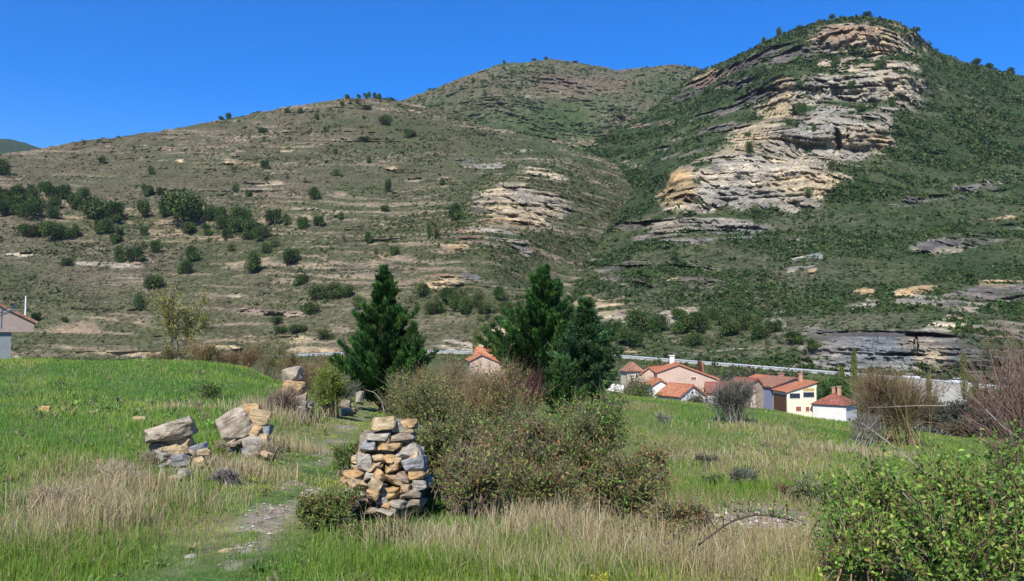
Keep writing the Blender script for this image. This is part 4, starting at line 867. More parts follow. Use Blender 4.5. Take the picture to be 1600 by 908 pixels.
# the house at the left edge of the meadow
lhz = zpx(519, 47)
lh = house('meadow_house', 'grey rendered house with pinkish gable and aerial at the left edge of the meadow', -88, 47, lhz, 8.6, 7, .5, 2.3, R(31), mat_plaster('pink_gable_render', (.33, .25, .21), .25, .8, (.36, .29, .26)), M_tile2, 'gable', group='houses by the meadow', ov=.12)
v, f = box_vf(-4.0, 3.25, -3.35, 3.3, -3.2, -.004)
obj('lower_wall', mesh_data('lower_wall', v, f, mat_plaster('grey_render', (.21, .23, .23), .3, .5, (.26, .24, .18))), lh)
for c_ in lh.children:
    if c_.name.startswith(('roof', 'ridge')): c_.data = c_.data.copy(); c_.data.transform(Matrix.Scale(.45, 4, (0, 0, 1))) if c_.name.startswith('roof') else None
an = empty('tv_aerial', P(6, 492, 42.6), 0, 'dark television aerial in front of the pinkish gable', 'aerial')
Vt, Qt = tubes(np.array([[[-.5, 0, -.15], [.25, 0, .12], [.68, .0, .55]], [[-.5, 0, .22], [.2, 0, .22], [.68, 0, .24]], [[-.1, 0, -.7], [-.1, 0, 0], [-.1, 0, .35]]]), np.full((3, 3), .03), 6)
obj('boom', mesh_data('boom', Vt, Qt, mat_plain('aerial_metal', (.10, .15, .19), .5, .5)), an)
for k_ in range(5):
    Vt, Qt = tubes(np.array([[[-.3 + k_ * .2, -.35, -.02 + k_ * .13], [-.3 + k_ * .2, .35, -.02 + k_ * .13]]]), np.full((1, 2), .018), 5)
    obj('rod', mesh_data('rod', Vt, Qt, bpy.data.materials['aerial_metal']), an)
pv, pq = tubes(np.array([[[0, 0, -.25], [0, 0, 0.], [0, 0, .55], [0, 0, 1.15]]]), np.array([[.055, .055, .036, .036]]), 8)
ps = obj('white_flue_pipe', mesh_data('white_flue_pipe', pv, pq, m_white, None, True), None, P(39.5, 496, 46.4)); setp(ps, 'thin white flue pipe standing at the eave of the meadow house', 'pipe')

# ------------------------------------------------------------------ stones
def stone_mesh(name, dx, dy, dz, seed, mat, ang=.75, rough=.06):
    g = np.random.default_rng(seed)
    bm = bmesh.new()
    pts = g.uniform(-1, 1, (26, 3)); pts = pts / np.abs(pts).max(1, keepdims=True)
    pts = pts * ang + (1 - ang) * nrm(pts) * 1.0
    pts *= g.uniform(.88, 1.0, (26, 1))
    for p in pts: bm.verts.new((p[0] * dx / 2, p[1] * dy / 2, p[2] * dz / 2))
    r = bmesh.ops.convex_hull(bm, input=bm.verts[:])
    bmesh.ops.delete(bm, geom=list({e for e in r['geom_interior'] + r['geom_unused'] if isinstance(e, bmesh.types.BMVert)}), context='VERTS')
    bmesh.ops.dissolve_limit(bm, angle_limit=R(14), verts=bm.verts[:], edges=bm.edges[:])
    bmesh.ops.bevel(bm, geom=bm.edges[:], offset=min(dx, dy, dz) * .045, segments=1, affect='EDGES', clamp_overlap=True)
    bmesh.ops.triangulate(bm, faces=bm.faces[:])
    bmesh.ops.subdivide_edges(bm, edges=bm.edges[:], cuts=2, use_grid_fill=True)
    co = np.array([v.co[:] for v in bm.verts]); m_ = max(dx, dy, dz); q = co / m_ * 5
    n_ = (fbm(q[:, 0] + seed, q[:, 1], q[:, 2] * 2.2, 4, seed) - .5) * 2 * rough * m_
    dn = nrm(co)
    for v, a, b in zip(bm.verts, dn, n_): v.co += Vector(a * b)
    me = bpy.data.meshes.new(name); bm.to_mesh(me); bm.free(); me.materials.append(mat)
    return me

_sd = [1000]
def stone(px0, px1, py0, py1, d, mat, label=None, rot=0, deep=None, yaw=0, parent=None, name='stone', cat='stone', group=None, ang=.75, tilt=0):
    _sd[0] += 1
    dx = (px1 - px0) * d / F; dz = (py1 - py0) * d / F; dy = deep or max(dx, dz) * .8
    c = P((px0 + px1) / 2, (py0 + py1) / 2, d + dy * .35)
    o = obj(name, stone_mesh(name, dx * 1.12, dy, dz * 1.12, _sd[0], mat, ang), parent)
    o.rotation_euler = (R(tilt), R(rot), R(yaw)); o.location = [float(v) for v in (c - (np.array(parent.location) if parent else 0))]
    if label: setp(o, label, cat, group)
    return o

# broken end of the dry stone wall beside the path
wd = 8.0
wall = empty('dry_stone_wall', (*P(603, 454, wd)[:2], float(zg(*P(603, 454, wd)[:2]))), 0, 'broken end of a dry stone wall in tan and grey stones, between path and brambles', 'wall')
WS = [ # zoomed coordinates of the stones in the wall end: x0 x1 y0 y1 material rot depth
 (290, 495, 72, 188, 't', -3, .00), (490, 655, 95, 205, 'g', 2, .12), (255, 470, 192, 250, 'g', 2, -.02), (430, 675, 200, 280, 'b', -4, .02), (320, 460, 240, 345, 'o', 4, -.04), (455, 560, 282, 345, 't', 0, -.03),
 (205, 330, 262, 372, 's', -12, -.08), (180, 240, 340, 400, 'o', 10, -.04), (500, 745, 290, 432, 'g', 8, -.06), (160, 320, 385, 525, 'g', 2, -.12), (300, 410, 380, 470, 't', 0, -.06), (390, 490, 395, 465, 'o', 5, -.1), (250, 395, 462, 532, 't', -14, -.14),
 (410, 520, 470, 560, 'o', 0, -.12), (490, 575, 400, 520, 't', -8, -.1), (575, 735, 380, 462, 't', -18, -.13), (580, 775, 425, 565, 's', -12, -.15), (60, 250, 532, 605, 'o', -3, -.16), (235, 330, 525, 600, 'g', 0, -.14), (15, 95, 598, 645, 'o', 5, -.16),
 (70, 275, 592, 692, 't', 2, -.2), (415, 560, 570, 668, 't', 14, -.2), (520, 650, 560, 655, 'b', 12, -.16), (640, 785, 520, 610, 'o', -10, -.14), (410, 550, 680, 785, 'o', 2, -.26), (365, 430, 670, 770, 't', 12, -.22), (330, 455, 765, 835, 'g', -5, -.3),
 (540, 640, 650, 720, 't', 0, -.22), (540, 720, 710, 790, 'b', -6, -.25), (640, 760, 620, 710, 'g', 5, -.2), (60, 240, 695, 800, 'g', 3, -.26), (200, 320, 790, 850, 'b', 8, -.32), (390, 470, 800, 850, 'o', 0, -.34), (470, 600, 790, 860, 'g', 4, -.32), (600, 730, 780, 860, 'b', 0, -.28), (230, 370, 840, 905, 'b', -4, -.38), (370, 520, 850, 905, 'g', 4, -.38), (90, 230, 800, 870, 'g', 0, -.32)]
MM = dict(t=M_st_tan, o=M_st_or, g=M_st_grey, b=M_st_brown, s=M_st_blue)
SEENW = {'t': None}
for x0, x1, y0, y1, m_, rt, dd_ in WS:
    stone(530 + x0 / 5.67, 530 + x1 / 5.67, 640 + y0 / 5.67, 640 + y1 / 5.67, wd + dd_, MM[m_], None, rt, .34, random.uniform(-12, 12), wall, 'stone', ang=.93, tilt=random.uniform(-8, 4))
for q_ in range(46):
    t_ = q_ / 45 + random.uniform(-.02, .02); y_ = 662 + t_ * 138; hw_ = 30 + 34 * min(1, t_ * 1.3); c_ = 612 - 9 * t_ + random.uniform(-hw_, hw_); w_ = random.uniform(7, 15); h_ = random.uniform(3.5, 8)
    stone(c_ - w_, c_ + w_, y_ - h_, y_ + h_, wd + .13 - .30 * max(0, t_ - .25), random.choice([M_st_tan, M_st_or, M_st_grey, M_st_brown, M_st_grey]), None, random.uniform(-14, 14), .25, random.uniform(-20, 20), wall, 'stone', ang=.9)
# packed rubble core and the rest of the wall running back under the brambles
core = Acc(); g_ = np.random.default_rng(4)
a0 = P(604, 454, wd + .14); a1 = P(640, 454, 13.0)
bm = bmesh.new()
for kk in range(26):
    f_ = (kk / 25) ; c_ = a0 * (1 - f_) + a1 * f_; zb_ = float(zg(c_[0], c_[1])); hh = .78 - .25 * f_
    for w_, z_ in ((-.33, -.1), (-.25, hh), (.22, hh), (.31, -.1)):
        bm.verts.new((c_[0] + w_ + g_.normal(0, .03) - wall.location[0], c_[1] + g_.normal(0, .03) - wall.location[1], zb_ + z_ + g_.normal(0, .04) - wall.location[2]))
bm.verts.ensure_lookup_table()
for kk in range(25):
    for e_ in range(3): bm.faces.new([bm.verts[kk * 4 + e_], bm.verts[kk * 4 + e_ + 1], bm.verts[kk * 4 + 5 + e_], bm.verts[kk * 4 + 4 + e_]])
bm.faces.new([bm.verts[i_] for i_ in (3, 2, 1, 0)])
bmesh.ops.recalc_face_normals(bm, faces=bm.faces)
me = bpy.data.meshes.new('rubble_core'); bm.to_mesh(me); bm.free(); me.materials.append(M_st_brown); obj('rubble_core', me, wall)
GB = 'loose blocks fallen against the wall end'
stone(530 + 300 / 5.67, 530 + 412 / 5.67, 640 + 545 / 5.67, 640 + 645 / 5.67, wd - .32, M_st_or, 'upper of three orange blocks leaning in the wall end', 32, .16, 15, None, 'stone_block', 'stone', GB, .95)
stone(530 + 262 / 5.67, 530 + 372 / 5.67, 640 + 610 / 5.67, 640 + 730 / 5.67, wd - .38, M_st_tan, 'middle of three orange blocks leaning in the wall end', 30, .16, 12, None, 'stone_block', 'stone', GB, .95)
stone(530 + 235 / 5.67, 530 + 355 / 5.67, 640 + 710 / 5.67, 640 + 795 / 5.67, wd - .44, M_st_or, 'lowest of three orange blocks leaning in the wall end', 18, .18, 10, None, 'stone_block', 'stone', GB, .95)

# ruined wall heaps left of the path
GA = 'stones of the left ruined heap'
stone(229, 302, 653, 688, 10.0, M_st_weath, 'large flat topped grey boulder lying on the left stone heap', -4, .42, 14, None, 'boulder', 'stone', GA, .88)
stone(256, 304, 678, 706, 10.15, M_st_tan, 'tan layered stone right under the flat topped boulder', 12, .3, -10, None, 'stone', 'stone', GA)
stone(248, 292, 694, 716, 10.0, M_st_tan, 'pale tan stone in the middle of the left heap', -8, .3, 12, None, 'stone', 'stone', GA)
stone(236, 268, 690, 712, 10.1, M_st_brown, 'brownish stone at the left of the left heap', 6, .3, 0, None, 'stone', 'stone', GA)
stone(290, 322, 693, 714, 10.0, M_st_blue, 'slanting blue grey slab at the right of the left heap', -28, .25, 0, None, 'stone_slab', 'stone', GA, .9)
stone(305, 329, 704, 722, 9.9, M_st_brown, 'small dark stone at the right foot of the left heap', 10, .2, 0, None, 'stone', 'stone', GA)
stone(268, 296, 708, 727, 9.75, M_st_blue, 'greenish grey stone at the foot of the left heap', -12, .22, 20, None, 'stone', 'stone', GA)
stone(298, 322, 714, 728, 9.7, M_st_tan, 'small tan stone beside the greenish one at the foot of the left heap', -5, .2, 0, None, 'stone', 'stone', GA)
stone(278, 296, 732, 752, 9.2, M_st_grey, 'grey rounded stone in the grass below the left heap', 0, .2, 0, None, 'stone', 'stone', GA, .5)
stone(262, 283, 742, 758, 9.0, M_st_tan, 'pale knobbly stone in the grass below the left heap', 30, .15, 0, None, 'stone', 'stone', GA, .5)
GBp = 'stones of the right ruined heap'
stone(345, 396, 641, 688, 11.0, M_st_weath, 'big tilted grey boulder leaning on the right stone heap', -30, .4, 10, None, 'boulder', 'stone', GBp, .85)
stone(383, 408, 630, 650, 11.2, M_st_or, 'ochre topped stone on the crest of the right heap', -4, .3, 0, None, 'stone', 'stone', GBp)
stone(388, 422, 638, 664, 11.1, M_st_tan, 'ribbed tan stone at the upper right of the right heap', 14, .32, 10, None, 'stone', 'stone', GBp)
stone(390, 408, 664, 684, 11.0, M_st_or, 'rusty stone in the gap of the right heap', 20, .2, 0, None, 'stone', 'stone', GBp)
stone(374, 410, 683, 712, 10.8, M_st_grey, 'square grey stone at the foot of the right heap', -4, .28, 8, None, 'stone', 'stone', GBp, .8)
stone(404, 424, 678, 708, 10.9, M_st_tan, 'tan upright stone at the right foot of the right heap', 8, .24, 0, None, 'stone', 'stone', GBp)
stone(405, 424, 662, 682, 11.1, M_st_blue, 'grey wedge stone on the right of the right heap', 8, .24, 0, None, 'stone', 'stone', GBp)
stone(362, 392, 676, 700, 11.15, M_st_brown, 'dark stone shaded under the tilted boulder', 0, .24, 0, None, 'stone', 'stone', GBp)
GC = 'stones of the standing wall stub'
stone(440, 472, 574, 604, 16.2, M_st_weath, 'pointed pale stone on top of the wall stub in dry brush', -10, .5, 0, None, 'stone', 'stone', GC)
stone(442, 476, 594, 622, 16.1, M_st_or, 'rusty tan stone in the middle of the wall stub in dry brush', 5, .5, 0, None, 'stone', 'stone', GC)
stone(438, 480, 614, 650, 16.0, M_st_brown, 'brown stone in the lower wall stub in dry brush', 0, .5, 0, None, 'stone', 'stone', GC)
stone(462, 482, 626, 650, 15.7, M_st_grey, 'grey stone at the right foot of the wall stub in dry brush', 0, .3, 0, None, 'stone', 'stone', GC)
for (cx_, cy_, rx_, ry_, d_, n_, l_, g_n) in ((284, 722, 40, 18, 9.9, 16, 'small broken stone wedged in the left ruined heap', GA), (392, 704, 32, 12, 10.8, 15, 'small broken stone wedged in the right ruined heap', GBp), (462, 640, 24, 12, 15.8, 12, 'small broken stone wedged in the wall stub', GC)):
    for q_ in range(n_):
        a_, b_ = cx_ + random.uniform(-rx_, rx_), cy_ + random.uniform(-ry_, ry_); w_ = random.uniform(5, 11) * 10.5 / d_; h_ = w_ * random.uniform(.35, .7)
        stone(a_ - w_, a_ + w_, b_ - h_, b_ + h_, d_ - .28 * max(0, (b_ - cy_) / ry_) + random.uniform(-.05, .1), random.choice([M_st_tan, M_st_grey, M_st_brown, M_st_brown, M_st_blue]), l_, random.uniform(-25, 25), .16, random.uniform(-30, 30), None, 'stone', 'stone', g_n, .9)
GD = 'stones of the bank by the conifer'
stone(557, 569, 612, 634, 21, M_st_weath, 'upright pale stone at the path bend beside the left conifer', 0, .35, 0, None, 'stone', 'stone', GD)
stone(530, 548, 624, 640, 20.5, M_st_brown, 'grey stone in the bank left of the path bend', 0, .4, 0, None, 'stone', 'stone', GD)
stone(534, 556, 636, 650, 19.5, M_st_tan, 'pale stone low in the bank left of the path bend', 0, .35, 0, None, 'stone', 'stone', GD)
GF = 'single stones lying in the meadow'
for a, m_, l in [((62, 80, 634, 644), M_st_or, 'orange brown stone alone in the green meadow'), ((208, 230, 650, 659), M_st_tan, 'pale stone in the grass left of the flat topped boulder'), ((150, 166, 717, 726), M_st_tan, 'small white stone in the dry grass left of the heaps'),
                 ((172, 195, 726, 734), M_st_grey, 'small grey stone beside the white one in the dry grass'), ((206, 232, 736, 752), M_st_grey, 'flat stone with grey side in the dry grass below the heaps'), ((288, 306, 866, 875), M_st_grey, 'white stone at the left edge of the path'), ((342, 362, 857, 864), M_st_tan, 'pale flat stone pressed in the path'), ((262, 274, 890, 894), M_st_grey, 'tiny white stone on the path near the bottom')]:
    d_ = None
    for q_ in np.arange(4.5, 36, .1):
        pp = P((a[0] + a[1]) / 2, a[3], q_)
        if pp[2] <= float(zg(pp[0], pp[1])): d_ = q_; break
    stone(*a, d_ or 20, m_, l, random.uniform(-6, 6), None, random.uniform(-30, 30), None, 'stone', 'stone', GF, .6)
# stacked roof tiles by the meadow house
for k_ in range(3):
    o = stone(16 + k_ * 2, 40 - k_ * 3, 569 - k_ * 4.5, 576 - k_ * 4.5, 40, M_st_grey if k_ != 1 else M_tile3, ['lowest pale slab of the little stack beside the meadow house', 'middle brown slab of the little stack beside the meadow house', 'top slab of the little stack beside the meadow house'][k_], -5, .6, 0, None, 'stone_slab', 'stone', 'slab stack by the meadow house', .95)

# gravel on the path, rubble on the right
def gravel(name, label, pts, smin, smax, cols):
    n = len(pts); g = np.random.default_rng(n); sz = g.uniform(smin, smax, n) * (1 + g.pareto(4, n))
    base = np.array([(1, 0, 0), (-1, 0, 0), (0, 1, 0), (0, -1, 0), (0, 0, 1), (0, 0, -1)], float)
    tri = np.array([(0, 2, 4), (2, 1, 4), (1, 3, 4), (3, 0, 4), (2, 0, 5), (1, 2, 5), (3, 1, 5), (0, 3, 5)])
    an = g.uniform(0, 6.28, n); ca, sa = np.cos(an), np.sin(an)
    B = base[None] * g.uniform(.5, 1.2, (n, 6, 1)) * sz[:, None, None] * np.array([1, .8, .45])
    X = B[..., 0] * ca[:, None] - B[..., 1] * sa[:, None]; Y = B[..., 0] * sa[:, None] + B[..., 1] * ca[:, None]
    V = np.stack([X, Y, B[..., 2]], -1) + pts[:, None]
    Tt = (np.arange(n)[:, None, None] * 6 + tri[None]).reshape(-1, 3)
    setp(obj(name, mesh_data(name, V.reshape(-1, 3), Tt, M_twig, rep(pal(n, cols, None, .2, g), 6))), label, None, None, 'stuff')
SC = [(.24, .22, .185), (.30, .275, .235), (.19, .165, .13), (.24, .18, .12)]
t_ = np.clip(np.concatenate([rng.normal(.30, .12, 120), rng.random(480)]), 0, 1); t_ = np.r_[t_, np.full(850 - len(t_), .34) + rng.normal(0, .16, 850 - len(t_))]; pts = np.stack([np.interp(t_, np.linspace(0, 1, len(PATHP)), PATHP[:, 0]), np.interp(t_, np.linspace(0, 1, len(PATHP)), PATHP[:, 1])], 1) + rng.normal(0, .17, (850, 2)) * (.4 + rng.random((850, 1)))
kp = path_bare(pts[:, 0], pts[:, 1]) > .3; pts = pts[kp]
gravel('gravel', 'grey gravel showing through on the grassy path', np.c_[pts, zg(pts[:, 0], pts[:, 1]) + .005], .008, .022, SC)
pts = np.stack([rng.normal(2.5, .75, 1200), rng.normal(8.9, .55, 1200)], 1)
gravel('rubble', 'pale rubble on bare earth right of the brambles', np.c_[pts, zg(pts[:, 0], pts[:, 1]) + .008], .01, .03, SC + [(.42, .39, .33)])

# ------------------------------------------------------------------ grass
def ground_hit(px, py, lo=3.2, hi=60):
    pp = lambda d: P(px, py, d)
    d = lo
    while d < hi:
        q = pp(d)
        if q[2] <= float(zg(q[0], q[1])): return d
        d *= 1.015
    return hi

def blades(x, y, h, w, lean, col, g, segs=1):
    n = len(x); z = zg(x, y) - .01
    b = np.stack([x, y, z], -1); a = g.uniform(0, 6.28, n)
    ld = np.stack([np.cos(a), np.sin(a), 0 * a], -1) * (lean * g.random(n) * h)[:, None]
    a2 = g.normal(0, .7, n); sd_ = np.stack([np.cos(a2), np.sin(a2), 0 * a2], -1) * (w / 2)[:, None]
    up = np.array([0, 0, 1.]) * h[:, None]
    m = b + up * .55 + ld * .35; t = b + up * (1 - .25 * np.minimum(lean * .6, 1))[:, None] + ld
    V = np.stack([b - sd_, b + sd_, m + sd_ * .75, m - sd_ * .75, t], 1).reshape(-1, 3)
    i0 = np.arange(n) * 5
    return V, np.stack([i0, i0 + 1, i0 + 2, i0 + 3], 1), np.stack([i0 + 3, i0 + 2, i0 + 4], 1)

def grass_field(name, label, n, dlo, dhi, umin, umax, fn, seed):
    g = np.random.default_rng(seed)
    d = np.exp(g.uniform(math.log(dlo), math.log(dhi), n)); u = g.uniform(umin, umax, n)
    x, y = u * d, d
    x, y, h, w, lean, col = fn(x, y, g)
    V, Q, T = blades(x, y, h, w, lean, col, g)
    c5 = rep(col, 5); c5 = c5 * np.tile([.75, .75, 1.0, 1.0, 1.1], len(x))[:, None]
    setp(obj(name, mesh_data(name, V, [Q, T], M_grass, np.clip(c5, 0, 1))), label, None, None, 'stuff')

GREENS = np.array([(.095, .21, .022), (.135, .275, .030), (.185, .31, .044), (.24, .31, .075)])
STRAWS = np.array([(.36, .28, .14), (.44, .35, .19), (.28, .22, .12), (.22, .20, .09), (.33, .24, .15)])
def fn_meadow(x, y, g):
    z = zg(x, y); pd_ = path_dist(x, y); px, py = proj(x, y, z)
    dr = dryness(x, y, z)
    rubm = ell(px, py, 1180, 812, 105, 24, 0, .5)
    k = (g.random(len(x)) > path_bare(x, y) * .78) & (g.random(len(x)) > rubm * .9)
    x, y, dr, pd_ = x[k], y[k], dr[k], pd_[k]; n = len(x)
    cl = fbm(x * 1.4, y * 1.4, 0 * x, 4, 61)
    short = sstep(.32, 1.0, pd_) * .74 + .26
    h = g.uniform(.03, .135, n) * (.35 + 1.3 * cl) * short * (1 + .6 * dr)
    w = np.maximum(.0042, y * .00062) * g.uniform(.7, 1.4, n)
    isd = g.random(n) < np.clip(dr * 1.05 - .12, .05, .95) * np.clip(.25 + pd_ * .9, 0, 1)
    gc = GREENS[g.integers(0, 4, n)]; scol = STRAWS[g.integers(0, 5, n)]
    hue = fbm(x * .5, y * .5, 0 * x, 3, 66)[:, None]
    onp = (1 - sstep(.3, .8, pd_))[:, None]; gc = gc * (1 + onp * np.array([.75, .42, .15])); gc = gc * (.7 + .6 * hue) * (1 + (hue - .5) * np.array([.8, 0, .2]))
    col = np.where(isd[:, None], scol, gc) * g.uniform(.75, 1.2, (n, 1))
    return x, y, h, w, np.where(isd, .9, .55) * g.uniform(.4, 1.3, n), col
grass_field('meadow_grass', 'green and straw coloured meadow grass', 520000, 3.6, 55, -.95, .95, fn_meadow, 7)

def tuft_fn(spots, cols, hh):
    def fn(x, y, g):
        X, Y, H_, D_ = [], [], [], []
        for px, py, rxm, n, hs in spots:
            d = ground_hit(px, py); c = P(px, py, d)
            X.append(c[0] + g.normal(0, rxm, n)); Y.append(c[1] + g.normal(0, rxm * .8, n)); H_.append(np.full(n, hs))
        x, y, hs = np.concatenate(X), np.concatenate(Y), np.concatenate(H_); n = len(x)
        hs = hs * g.uniform(.45, 1.15, n) * (.6 + .8 * fbm(x * 3, y * 3, 0 * x, 2, 5))
        w = np.maximum(.0035, y * .0006) * g.uniform(.7, 1.5, n)
        return x, y, hs, w, g.uniform(.2, 1.2, n), pal(n, cols, None, .18, g)
    return fn
dry_spots = [(860, 845, .28, 1300, .36), (800, 810, .26, 900, .36), (900, 810, .26, 900, .36), (700, 850, .25, 350, .3), (960, 870, .3, 500, .32), (1040, 850, .35, 350, .3), (1000, 820, .3, 350, .32), (760, 880, .3, 400, .3), (650, 860, .25, 350, .3), (1100, 890, .3, 800, .3), (860, 900, .25, 700, .25),
             (130, 800, .28, 700, .30), (60, 850, .3, 600, .28), (95, 830, .12, 350, .36), (210, 770, .3, 500, .26), (300, 790, .3, 350, .22), (190, 830, .12, 300, .34), (430, 650, .35, 900, .35), (450, 660, .25, 350, .32), (395, 740, .3, 500, .22), (350, 745, .25, 400, .22), (445, 700, .3, 500, .25), (300, 640, .4, 300, .2),
             (1180, 880, .4, 1200, .28), (1260, 880, .35, 900, .28), (1110, 720, .9, 500, .3), (1330, 710, 1.0, 700, .32), (1160, 670, 1.2, 350, .28), (1240, 740, .8, 350, .28), (290, 565, 1.2, 400, .3)]
grass_field('dry_grass', 'tall bleached dry grass in tufts', 10, 4, 5, 0, 1, tuft_fn(dry_spots, [(.45, .36, .20), (.52, .44, .27), (.36, .28, .15), (.30, .23, .14), (.40, .36, .18)], 1), 71)
green_spots = [(620, 890, .3, 600, .19), (850, 895, .25, 700, .22), (760, 900, .3, 600, .19), (930, 905, .25, 500, .2), (560, 890, .3, 500, .16), (450, 890, .3, 400, .12), (520, 850, .25, 350, .16), (690, 895, .25, 500, .19), (820, 870, .15, 400, .3), (20, 900, .4, 1000, .22), (120, 880, .4, 900, .2), (545, 735, .15, 250, .2), (330, 720, .1, 120, .25), (1330, 900, .35, 900, .25), (1180, 770, .5, 600, .2), (1120, 770, .5, 500, .2), (1250, 770, .5, 500, .2)]
grass_field('tall_grass', 'fresh green grass clumps at the path and under the brambles', 10, 4, 5, 0, 1, tuft_fn(green_spots, [(.12, .21, .025), (.16, .25, .035), (.20, .27, .055), (.10, .17, .02)], 1), 72)

# low broad-leaved weeds and brown litter between the grass
gw = np.random.default_rng(91); nw = 3600
wdv = np.exp(gw.uniform(math.log(4.2), math.log(34), nw)); wx = gw.uniform(-.8, .75, nw) * wdv
kw_ = (fbm(wx * .7, wdv * .7, 0 * wx, 3, 92) > .47) & (path_dist(wx, wdv) > .25); wx, wdv = wx[kw_], wdv[kw_]; nw = len(wx)
wb = np.stack([wx, wdv, zg(wx, wdv)], -1); wsz = gw.uniform(.03, .075, nw) * np.clip(wdv / 10, .8, 1.6)
o_ = rdir(nw * 14, gw); o_[:, 2] = np.abs(o_[:, 2]) * .9
V, Q = leaves(rep(wb, 14) + o_ * rep(wsz, 14)[:, None] * gw.random((nw * 14, 1)), nrm(o_ + np.array([0, 0, .4])), nrm(rdir(nw * 14, gw) + np.array([0, 0, 1.2])), rep(wsz, 14) * gw.uniform(.5, 1.1, nw * 14), rep(wsz, 14) * .42, .2)
wc = pal(nw, [(.13, .23, .045), (.18, .26, .06), (.22, .25, .10), (.27, .23, .12), (.12, .19, .05)], None, .2, gw)
setp(obj('weeds', mesh_data('weeds', V, Q, M_leaf, rep(rep(wc, 14) * gw.uniform(.75, 1.25, (nw * 14, 1)), 4))), 'low broad leaved weeds and brown litter among the grass', None, None, 'stuff')

# ------------------------------------------------------------------ shrubs
def bez(a, b, c, k):
    t = np.linspace(0, 1, k)[None, :, None]
    return (1 - t) ** 2 * a[:, None] + 2 * t * (1 - t) * b[:, None] + t * t * c[:, None]

def shrub(name, label, base, size, seed, stems=40, twigs=900, nleaf=5000, leaf=.03, lcols=(), tcols=((.12, .08, .05),), lw=None, cat='bush', group=None, r0=.008, lobes=7, spread=.35, droop=.0, lshape=.55, fill=.45, up=.5, parts=('branches', 'leaves'), twl=.28, mat=None):
    """base: ground point; size: half width x, half width y, height"""
    g = np.random.default_rng(seed); base = np.array(base, float); sx, sy, H_ = size
    sc = np.array([sx, sy, H_])
    lc = np.c_[g.uniform(-.62, .62, (lobes, 2)), g.uniform(.35, .72, lobes)]; lr = g.uniform(.25, .42, lobes)
    # stems reach points in the lobes
    li = g.integers(0, lobes, stems); dd = rdir(stems, g); dd[:, 2] = np.abs(dd[:, 2]) * .8
    ends = (lc[li] + dd * (lr[li] * g.uniform(.5, 1.05, stems))[:, None]) * sc
    st = np.c_[g.normal(0, spread, (stems, 2)) * sc[:2], np.full(stems, -.03)]
    md = st * .5 + ends * .5 + np.c_[g.normal(0, .1, (stems, 2)) * sc[:2], np.full(stems, .22 * H_)]
    A = Acc(); sp = bez(st, md, ends, 7)
    rr = (r0 * g.uniform(.6, 1.3, stems))[:, None] * np.linspace(1, .25, 7)[None]
    tc = pal(stems, tcols, None, .2, g); V, Q = tubes(sp, rr, 3); A.add(V, Q, rep(tc, 21))
    # twigs
    si = g.integers(0, stems, twigs); tt = g.uniform(.25, 1, twigs) ** .8; kf = tt * 6; k0 = np.minimum(kf.astype(int), 5); fr = (kf - k0)[:, None]
    s0 = sp[si, k0] * (1 - fr) + sp[si, k0 + 1] * fr
    outw = nrm(s0 - np.array([0, 0, .3 * H_])); tl = (twl * H_ * g.uniform(.4, 1.2, twigs))[:, None]
    dv = nrm(outw * .8 + rdir(twigs, g) * .8 + np.array([0, 0, up]))
    e0 = s0 + dv * tl; m0 = s0 + nrm(dv + rdir(twigs, g) * .35) * tl * .5; e0[:, 2] -= droop * tl[:, 0]
    e0[:, 2] = np.maximum(e0[:, 2], .03)
    tp = bez(s0, m0, e0, 4); V, Q = tubes(tp, (r0 * .38 * g.uniform(.6, 1.3, twigs))[:, None] * np.linspace(1, .4, 4)[None], 3)
    A.add(V, Q, rep(pal(twigs, tcols, None, .25, g), 12))
    t = empty(name, base, 0, label, cat, group)
    obj(parts[0], A.data(parts[0], M_twig), t)
    if nleaf:
        # leaves sit along the twigs
        a = g.integers(0, twigs, nleaf); f = g.uniform(.1, 1.05, nleaf)[:, None]
        pos = tp[a, 0] * (1 - f) ** 2 + 2 * f * (1 - f) * tp[a, 1] + f * f * tp[a, 3] + rdir(nleaf, g) * leaf * g.uniform(.1, 1.2, (nleaf, 1))
        pos[:, 2] = np.maximum(pos[:, 2], .02)
        V, Q = leaves(pos, nrm(dv[a] * .6 + rdir(nleaf, g)), nrm(rdir(nleaf, g) + np.array([0, -.2, .9])), leaf * g.uniform(.6, 1.35, nleaf), leaf * lshape * g.uniform(.7, 1.2, nleaf), .2)
        tw = pal(twigs, lcols, lw, .14, g)
        obj(parts[1], mesh_data(parts[1], V, Q, mat or M_leaf, rep(np.clip(tw[a] * (1 + g.normal(0, .2, (nleaf, 1))), .004, 1), 4)), t)
    return t

def gp(px, d, dz=0):
    p = P(px, 454, d); return (float(p[0]), float(p[1]), float(zg(p[0], p[1])) + dz)
def at(px, pyt, d):
    """height above ground for a top seen at pyt"""
    b = gp(px, d); return float(P(px, pyt, d)[2]) - b[2]

